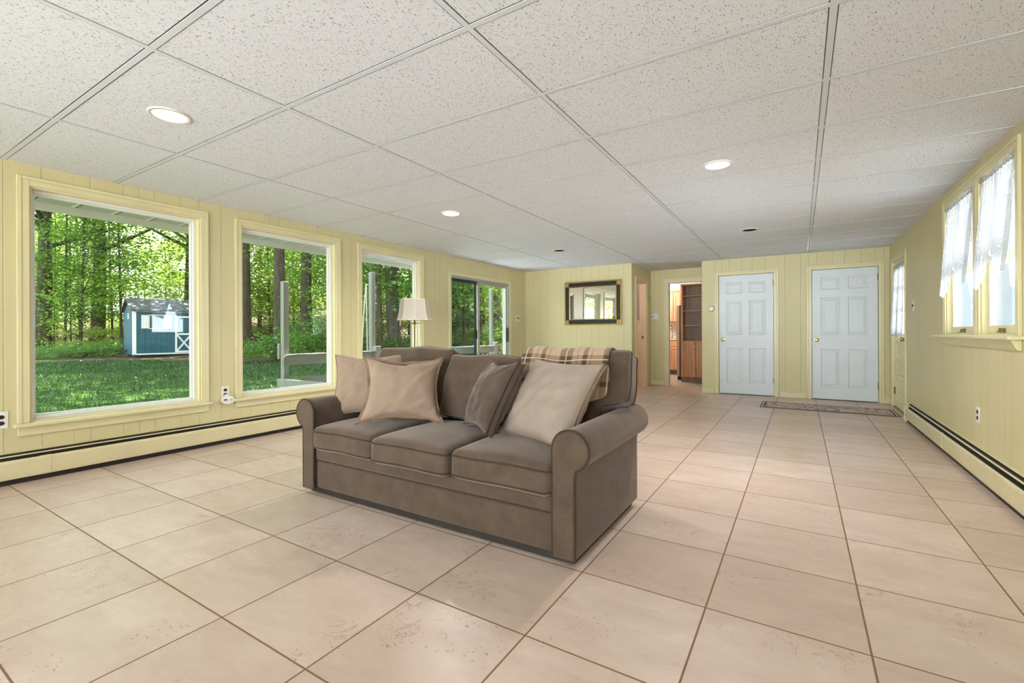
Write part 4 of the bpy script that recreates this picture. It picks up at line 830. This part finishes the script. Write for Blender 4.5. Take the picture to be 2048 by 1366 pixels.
# grass: short blades near the house side of the lawn
r0 = np.random.default_rng(3); N = 90000
ang = r0.uniform(.20, .95, N); rad = 5.2+r0.power(1.6, N)*20; gxx = -rad*np.cos(ang)-.2; gyy = rad*np.sin(ang)*.98-1.2
ok = (gxx < XL-1.1) & ((-.28*(gxx+24)+.96*(gyy-6.5)) < .8); gxx, gyy, rad = gxx[ok], gyy[ok], rad[ok]; N = len(gxx)
hh = r0.uniform(.03, .085, N); ww = (.0025+.00045*rad); th_ = r0.uniform(0, PI, N); lx = r0.normal(0, .03, N); ly = r0.normal(0, .03, N)
V = np.zeros((N, 3, 3)); V[:, 0] = np.stack([gxx-ww*np.cos(th_), gyy-ww*np.sin(th_), np.full(N, -.035)], -1); V[:, 1] = np.stack([gxx+ww*np.cos(th_), gyy+ww*np.sin(th_), np.full(N, -.035)], -1); V[:, 2] = np.stack([gxx+lx, gyy+ly, hh-.03], -1)
me = bpy.data.meshes.new('grass'); me.from_pydata(V.reshape(-1, 3).tolist(), [], np.arange(3*N).reshape(-1, 3).tolist()); me.materials.append(M['grass']); go = bpy.data.objects.new('grass', me); C.objects.link(go); tag(go, 'short green grass blades covering the lawn outside the windows', 'grass', None, 'stuff')
# ------------------------------------------------------------------ shed
sh = thing('garden_shed', 'blue garden shed with white trimmed double doors at the wood edge', 'shed', (-25.0, 8.55, 0), world=False, rotz=math.radians(80))
SWD, SDP, SE, SP = 3.7, 2.2, 2.08, 2.60       # local: x along the front, front faces -y, body behind at +y
MB().prism([(0, .10), (SDP, .10), (SDP, SE), (SDP/2, SP), (0, SE)], 0, 0, SWD).build('body', M['shed'], sh)
m_ = MB()
for a, b in ((-.12, SDP/2), (SDP+.12, SDP/2)):
    zz = SE-.12*(SP-SE)/(SDP/2); m_.prism([(a, zz+.02), (b, SP+.02), (b, SP+.08), (a, zz+.07)], 0, -.12, SWD+.12)
m_.build('roof', M['shingle'], sh)
m_ = MB()
for x in (0, SWD): m_.box(x-.06 if x else -.02, x+.02 if x else .10, -.025, .0, .10, SE)
m_.box(-.025, 0, -.02, .09, .10, SE); m_.box(0, SWD, -.03, 0, SE-.06, SE+.02); m_.box(0, SWD, -.025, 0, .10, .16); m_.build('corner_trim', M['white'], sh, .004)
for x in (.28, 1.12):
    m_ = MB(); 
    for q in range(3): m_.box(x+q*.085, x+q*.085+.078, -.035, -.005, 1.28, 1.88)
    m_.build('shutter', M['white'], sh, .004)
MB().box(.56, 1.10, -.012, .0, 1.28, 1.88).build('window_pane', plain('dark_shed_glass', (.05, .07, .08), .08), sh); ring(MB(), 1, -.03, 0, .54, 1.12, 1.26, 1.90, .03).build('window_frame', M['white'], sh)
for x in (1.52, 2.24):
    m_ = MB(); ring(m_, 1, -.045, -.01, x, x+.70, .17, 1.86, .075); m_.box(x, x+.70, -.045, -.01, .98, 1.06)
    for sgn in (1, -1):
        p, q = Vector((x+.07, 0, .24)), Vector((x+.63, 0, .99))
        if sgn < 0: p, q = Vector((x+.63, 0, .24)), Vector((x+.07, 0, .99))
        dv = (q-p).normalized()*.0; nn = Vector((-(q-p).z, 0, (q-p).x)).normalized()*.032
        m_.prism([((p+nn).x, (p+nn).z), ((q+nn).x, (q+nn).z), ((q-nn).x, (q-nn).z), ((p-nn).x, (p-nn).z)], 1, -.04, -.012)
    dd = m_.build('door', M['white'], sh, .004); MB().box(x+.07, x+.63, -.016, -.008, .24, 1.80).build('door_panel', M['shed'], dd)
MB().box(-.018, -.002, SDP*.5-.09, SDP*.5+.09, 1.72, 1.98).build('gable_vent', M['vinyl'], sh)
MB().box(.1, SWD-.1, .1, SDP-.1, -.05, .10).build('skid', M['darkslot'], sh)
# ------------------------------------------------------------------ deck
dkr = thing('deck_railing', 'weathered grey wood deck railing with tall posts outside', 'railing', (-5.66, 5.0, 0))
for i, (y, zt) in enumerate(((3.54, 1.70), (4.98, 1.98), (5.89, 1.70), (8.26, 1.98))):
    MB().box(-5.70, -5.625, y-.036, y+.036, -.05, zt).build('post', M['deck'], dkr, .006)
    if i in (1, 3): MB().box(-5.61, -5.52, y-.045, y+.05, -.05, .83).build('short_post', M['deck'], dkr, .005)
    if i == 0: MB().box(-5.75, -5.706, y-.05, y-.02, .70, .90).build('brace_block', M['deck'], dkr, .004)
for z, t in ((.735, .115), (.45, .09)): MB().box(-5.614, -5.576, 3.47, 8.30, z-t, z).build('rail', M['deckx'], dkr, .004)
MB().box(-5.70, -4.80, 3.455, 3.494, .345, .45).build('return_rail', M['deck'], dkr, .004)
MB().box(-5.70, -5.54, 3.50, 8.30, .737, .760).build('cap_rail', M['deckx'], dkr, .004)
dkf = MB()
for i in range(7): dkf.box(-5.60+.118*i, -5.49+.118*i, 3.6, 8.9, -.06, -.022)
tag(dkf.build('deck_floor', M['deckx'], None, .003), 'weathered grey deck boards outside the glass slider', 'deck')
rpth = thing('hanging_rope', 'doubled pale rope hanging from the taller grey deck post', 'rope', (-5.73, 4.9, .6))
for dy in (-.10, .02): MB().tube([(-5.735, 4.93, 1.80), (-5.737, 4.93+dy*.5, 1.3), (-5.735, 4.93+dy, .62)], .009, 7).build('strand', M['plastic'], rpth)
# ------------------------------------------------------------------ porch beyond the right windows
pw = thing('porch_end_wall', 'pale boarded porch wall seen through the right hand windows', 'porch wall', (1.9, 6.4, -.04))
m_ = MB()
for i in range(6): m_.box(1.24+.075*i, 1.31+.075*i, 6.40-.006*(i % 2), 6.46, -.04, 2.5)
m_.box(2.35, 3.2, 6.40, 6.46, -.04, 2.5); m_.build('boards', M['porch'], pw, .004)
MB().box(1.452, 1.50, 6.385, 6.40, .3, 1.9).build('sidelight', plain('blue_glass', lin(96, 118, 140), .1), pw); ring(MB(), 1, 6.378, 6.40, 1.437, 1.515, .28, 1.92, .014).box(1.437, 1.515, 6.376, 6.40, 1.255, 1.29).build('sidelight_frame', M['white'], pw)
pd = panel_door_mesh(1.70, 2.35, -.03, 2.05, 6.40).build('porch_door', M['porchdoor'], pw)
# ------------------------------------------------------------------ trees
def spray_crown(seed, n_sprays, per, R, z0, z1, ls, flat=.16, core=.15, cl=.33):
    g = np.random.default_rng(seed); cs = []
    for i in range(n_sprays):
        a = g.uniform(0, 2*PI); z = g.uniform(z0, z1); t = (z-z0)/(z1-z0); rr = R*(1-.45*t)*g.uniform(core, 1)**.7; cs.append((rr*math.cos(a), rr*math.sin(a), z, g.uniform(.5, 1.1)*R*cl))
    cs = np.array(cs); idx = np.repeat(np.arange(n_sprays), per); c = cs[idx]; n = len(idx)
    P = np.stack([c[:, 0]+g.normal(0, 1, n)*c[:, 3], c[:, 1]+g.normal(0, 1, n)*c[:, 3], c[:, 2]+g.normal(0, 1, n)*c[:, 3]*flat*2-.12*np.abs(g.normal(0, 1, n))*c[:, 3]], -1)
    s = ls*g.uniform(.6, 1.25, n); th = g.uniform(0, 2*PI, n); d = np.stack([np.cos(th), np.sin(th), g.normal(-.25, .35, n)], -1); d /= np.linalg.norm(d, axis=1)[:, None]
    up = np.stack([g.normal(0, .45, n), g.normal(0, .45, n), np.ones(n)], -1); sd = np.cross(d, up); sd /= np.linalg.norm(sd, axis=1)[:, None]; nn = np.cross(sd, d)
    V = np.stack([P, P+d*(s*.55)[:, None]+sd*(s*.42)[:, None]+nn*(s*.06)[:, None], P+d*s[:, None], P+d*(s*.55)[:, None]-sd*(s*.42)[:, None]+nn*(s*.06)[:, None]], 1).reshape(-1, 3)
    return V, np.arange(4*n).reshape(-1, 4), cs
def leaf_mesh(name, mat, *a, **k):
    V, F, cs = spray_crown(*a, **k); me = bpy.data.meshes.new(name); me.from_pydata(V.tolist(), [], F.tolist()); me.materials.append(mat); return me, cs
def trunk_mesh(name, mat, H, r, seed, flare=1.6, cs=None, nb=0, lean=.02):
    g = random.Random(seed); mb = MB(); pts = []; rr = []; n = 12; px, py = g.uniform(0, 6), g.uniform(0, 6)
    for i in range(n+1):
        t = i/n; z = -.3+(H+.3)*t; pts.append((lean*z*math.sin(px)+r*.5*math.sin(px+3*t), lean*z*math.cos(py)+r*.5*math.sin(py+2.5*t), z)); f = 1-.55*t
        if z < .9: f *= 1+(flare-1)*max(0, (1-(z+.3)/1.2))**1.7
        rr.append(r*f)
    mb.tube(pts, rr, 12)
    if cs is not None:
        for c in cs[:nb]:
            zb = max(.5, c[2]-.45*math.hypot(c[0], c[1])-.2); zb = min(zb, H*.97); i = min(n-1, max(0, int((zb+.3)/(H+.3)*n))); b = pts[i]; rb = rr[i]
            mb.tube([(b[0], b[1], zb), ((b[0]+c[0])*.5, (b[1]+c[1])*.5, (zb+c[2])*.5+.1), (c[0], c[1], c[2])], [rb*.45, rb*.25, .008], 5)
    me = bpy.data.meshes.new(name); me.from_pydata(mb.v, [], mb.f); me.materials.append(mat)
    for p in me.polygons: p.use_smooth = True
    return me
def at(px, depth):
    p = _w*depth + _r0*((px-1024)/FPX*depth); return p.x, p.y
SAP = []
for i in range(5):
    me, cs = leaf_mesh('sapling_leaves', M['leaf'] if i % 2 == 0 else M['leaf2'], 20+i, 46, 95, 2.3, 1.6+.5*(i % 3), 9.0, .145); SAP.append((trunk_mesh('sapling_trunk', M['bark2'], 9.2, .055, 40+i, 1.3, cs, 26), me))
BRI = []
for i in range(3):
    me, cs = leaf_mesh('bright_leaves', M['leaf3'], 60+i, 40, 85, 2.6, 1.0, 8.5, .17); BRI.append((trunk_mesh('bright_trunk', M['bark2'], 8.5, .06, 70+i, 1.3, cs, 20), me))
BIG = []
for i in range(3):
    me, cs = leaf_mesh('canopy_leaves', M['leaf2'], 80+i, 30, 130, 5.6, 8.0, 15.0, .27, cl=.17); BIG.append((trunk_mesh('big_trunk', M['bark'], 14.5, .34, 90+i, 1.75, cs, 18, .012), me))
SHR = []
for i in range(3):
    me, cs = leaf_mesh('shrub_leaves', M['leaf3'] if i == 1 else M['leaf2'], 100+i, 16, 70, .95, .12, .95, .085); SHR.append((trunk_mesh('shrub_stems', M['bark2'], .8, .015, 110+i, 1.2, cs, 14), me))
def plant(name, label, cat, var, x, y, sc=1.0, rz=0, group=None, tname='trunk', fname='foliage', sr=None):
    t = thing(name, label, cat, (x, y, hgt(x, y)-.03), group, False, rz); t.scale = (sc, sc, sc)
    for nm, me in ((tname, var[0]), (fname, var[1])):
        o = bpy.data.objects.new(nm, me); C.objects.link(o); o.parent = t
        if sr and nm == tname: o.scale = (sr, sr, 1)
    return t
BT = [(76, 25, 1.0, 1.10, 'thick trunked tree at the left edge of the first picture window'), (190, 26.5, 1.0, 1.05, 'thick straight tree left of the blue shed'), (374, 29, 1.0, .95, 'thick tree rising behind the blue shed'),
      (500, 24, 1.0, .85, 'thick tree at the left side of the middle picture window'), (556, 19, 1.0, .72, 'thick dark tree just left of the grey deck post'), (787, 19, 1.0, .85, 'thick flared tree seen left of the lamp shade'), (912, 22, 1.0, .62, 'dark straight tree behind the left slider panel'),
      (1000, 24, 1.0, .7, 'tall tree behind the right slider panel')]
for i, (px, dp, sc, sr, lab) in enumerate(BT):
    x, y = at(px, dp); plant('tall_tree', lab, 'tree', BIG[i % 3], x, y, sc, i*1.3, 'tall trees at the wood edge', sr=sr)
for i, (x, y) in enumerate(((-14, 15.5), (-19, 13), (-30, 14), (-28, -3), (-12, 22), (-10.3, 8.5))):  # the last one is added out of sight to shade the near lawn
    plant('tall_tree', 'tall leafy tree deeper in the woods' if i < 5 else 'tall tree added out of sight between middle and third window to shade the lawn', 'tree', BIG[i % 3], x, y, 1.05, i*2.1, 'tall trees deeper in the woods' if i < 5 else None, sr=.7 if i < 5 else .45)
for i, (px, dp, sr, lab) in enumerate(((162, 24, 1.5, 'slender dark tree just left of the thick straight one'), (130, 25, 1.2, 'thin leaning sapling between the two thick left trees'), (243, 25, 1.3, 'thin sapling just left of the shed gable'), (762, 17, 1.5, 'slender tree right of the roped deck post'))):
    x, y = at(px, dp); plant('slender_tree', lab, 'tree', SAP[i], x, y, 1, i*1.7, 'slender trees at the wood edge', sr=sr)
for i, (x, y, sc) in enumerate(((-9.5, -5.5, .9), (-12.5, -3.0, 1.1), (-11.0, -10.0, 1.1), (-8.0, -9.0, .9), (-15, -8, 1.2), (-7.2, -14, 1.2), (-10.5, -16, 1.2), (-14, -14, 1.2), (-18, -5, 1.1))):
    plant('yard_tree', 'bright leafy yard tree seen only in the wall mirror', 'tree', BRI[i % 3], x, y, sc, i, 'yard trees seen in the mirror')
rg2 = random.Random(11); cnt = 0; placed = []
while cnt < 64:
    px = rg2.uniform(20, 1060); dp = rg2.uniform(17, 44); x, y = at(px, dp); q = -.28*(x+24)+.96*(y-6.5)
    if q < 1.5 or math.hypot(x+24.6, y-10.2) < 4.2: continue
    if any(math.hypot(x-a, y-b) < 1.3 for a, b in placed): continue
    # keep the view to the shed clear
    if 235 < px < 480 and dp < 24: continue
    if (px < 300 and dp < 26.5) or (300 <= px < 690 and dp < 22.5): continue
    placed.append((x, y)); far = dp > 30
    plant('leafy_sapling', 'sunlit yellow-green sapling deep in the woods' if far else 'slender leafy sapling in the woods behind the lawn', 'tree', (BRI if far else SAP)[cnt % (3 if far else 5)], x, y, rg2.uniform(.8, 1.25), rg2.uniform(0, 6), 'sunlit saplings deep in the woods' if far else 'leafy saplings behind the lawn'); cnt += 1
for i in range(8):
    px, dp = (rg2.uniform(470, 700), rg2.uniform(27, 36)) if i < 8 else (rg2.uniform(50, 260), rg2.uniform(29, 38)); x, y = at(px, dp)
    if math.hypot(x+24.6, y-10.2) < 4.2: continue
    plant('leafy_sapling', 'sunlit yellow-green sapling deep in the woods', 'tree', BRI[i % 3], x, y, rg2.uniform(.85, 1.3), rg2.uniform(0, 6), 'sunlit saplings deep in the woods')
cnt = 0
while cnt < 46:
    px = rg2.uniform(20, 1060); dp = rg2.uniform(17, 34); x, y = at(px, dp); q = -.28*(x+24)+.96*(y-6.5)
    if q < 1.2 or math.hypot(x+24.6, y-10.2) < 3.2: continue
    if 235 < px < 480 and dp < 23: continue
    plant('wild_shrub', 'low leafy shrub in the leaf litter under the trees', 'shrub', SHR[cnt % 3], x, y, rg2.uniform(.7, 1.6), rg2.uniform(0, 6), 'low shrubs under the trees', 'stems', 'leaves'); cnt += 1
for i, (px, dp) in enumerate(((80, 20.5), (105, 21.5), (140, 21), (175, 22), (205, 21.2), (228, 22.5), (60, 19.5), (120, 20), (250, 23.5), (158, 23.5))):
    x, y = at(px, dp); plant('wild_shrub', 'low dark brush at the foot of the thick left trees', 'shrub', SHR[0], x, y, .55+.12*(i % 3), i*1.1, 'dark brush at the wood edge', 'stems', 'leaves')
# fallen branches at the foot of the thick left trees
for i, (px, dp, L, a, lab) in enumerate(((120, 22, 3.2, .5, 'longest bare fallen branch near the thick left tree'), (165, 21.5, 2.2, 2.4, 'bare fallen branch in front of the slender dark tree'), (225, 22, 1.8, .1, 'bare fallen branch just left of the shed'))):
    x, y = at(px, dp); z = hgt(x, y); m_ = MB(); dx_, dy_ = math.cos(a), math.sin(a)
    m_.tube([(x, y, z), (x+dx_*L*.4, y+dy_*L*.4, z+.16), (x+dx_*L, y+dy_*L, z+.42)], [.045, .035, .012], 7)
    for q in (.35, .55, .75): m_.tube([(x+dx_*L*q, y+dy_*L*q, z+.13+.25*q*.8), (x+dx_*L*q-dy_*.5, y+dy_*L*q+dx_*.5, z+.5)], [.018, .005], 5)
    tag(m_.build('fallen_branch', M['bark'], None, 0, True, 60), lab, 'branch', 'fallen branches')
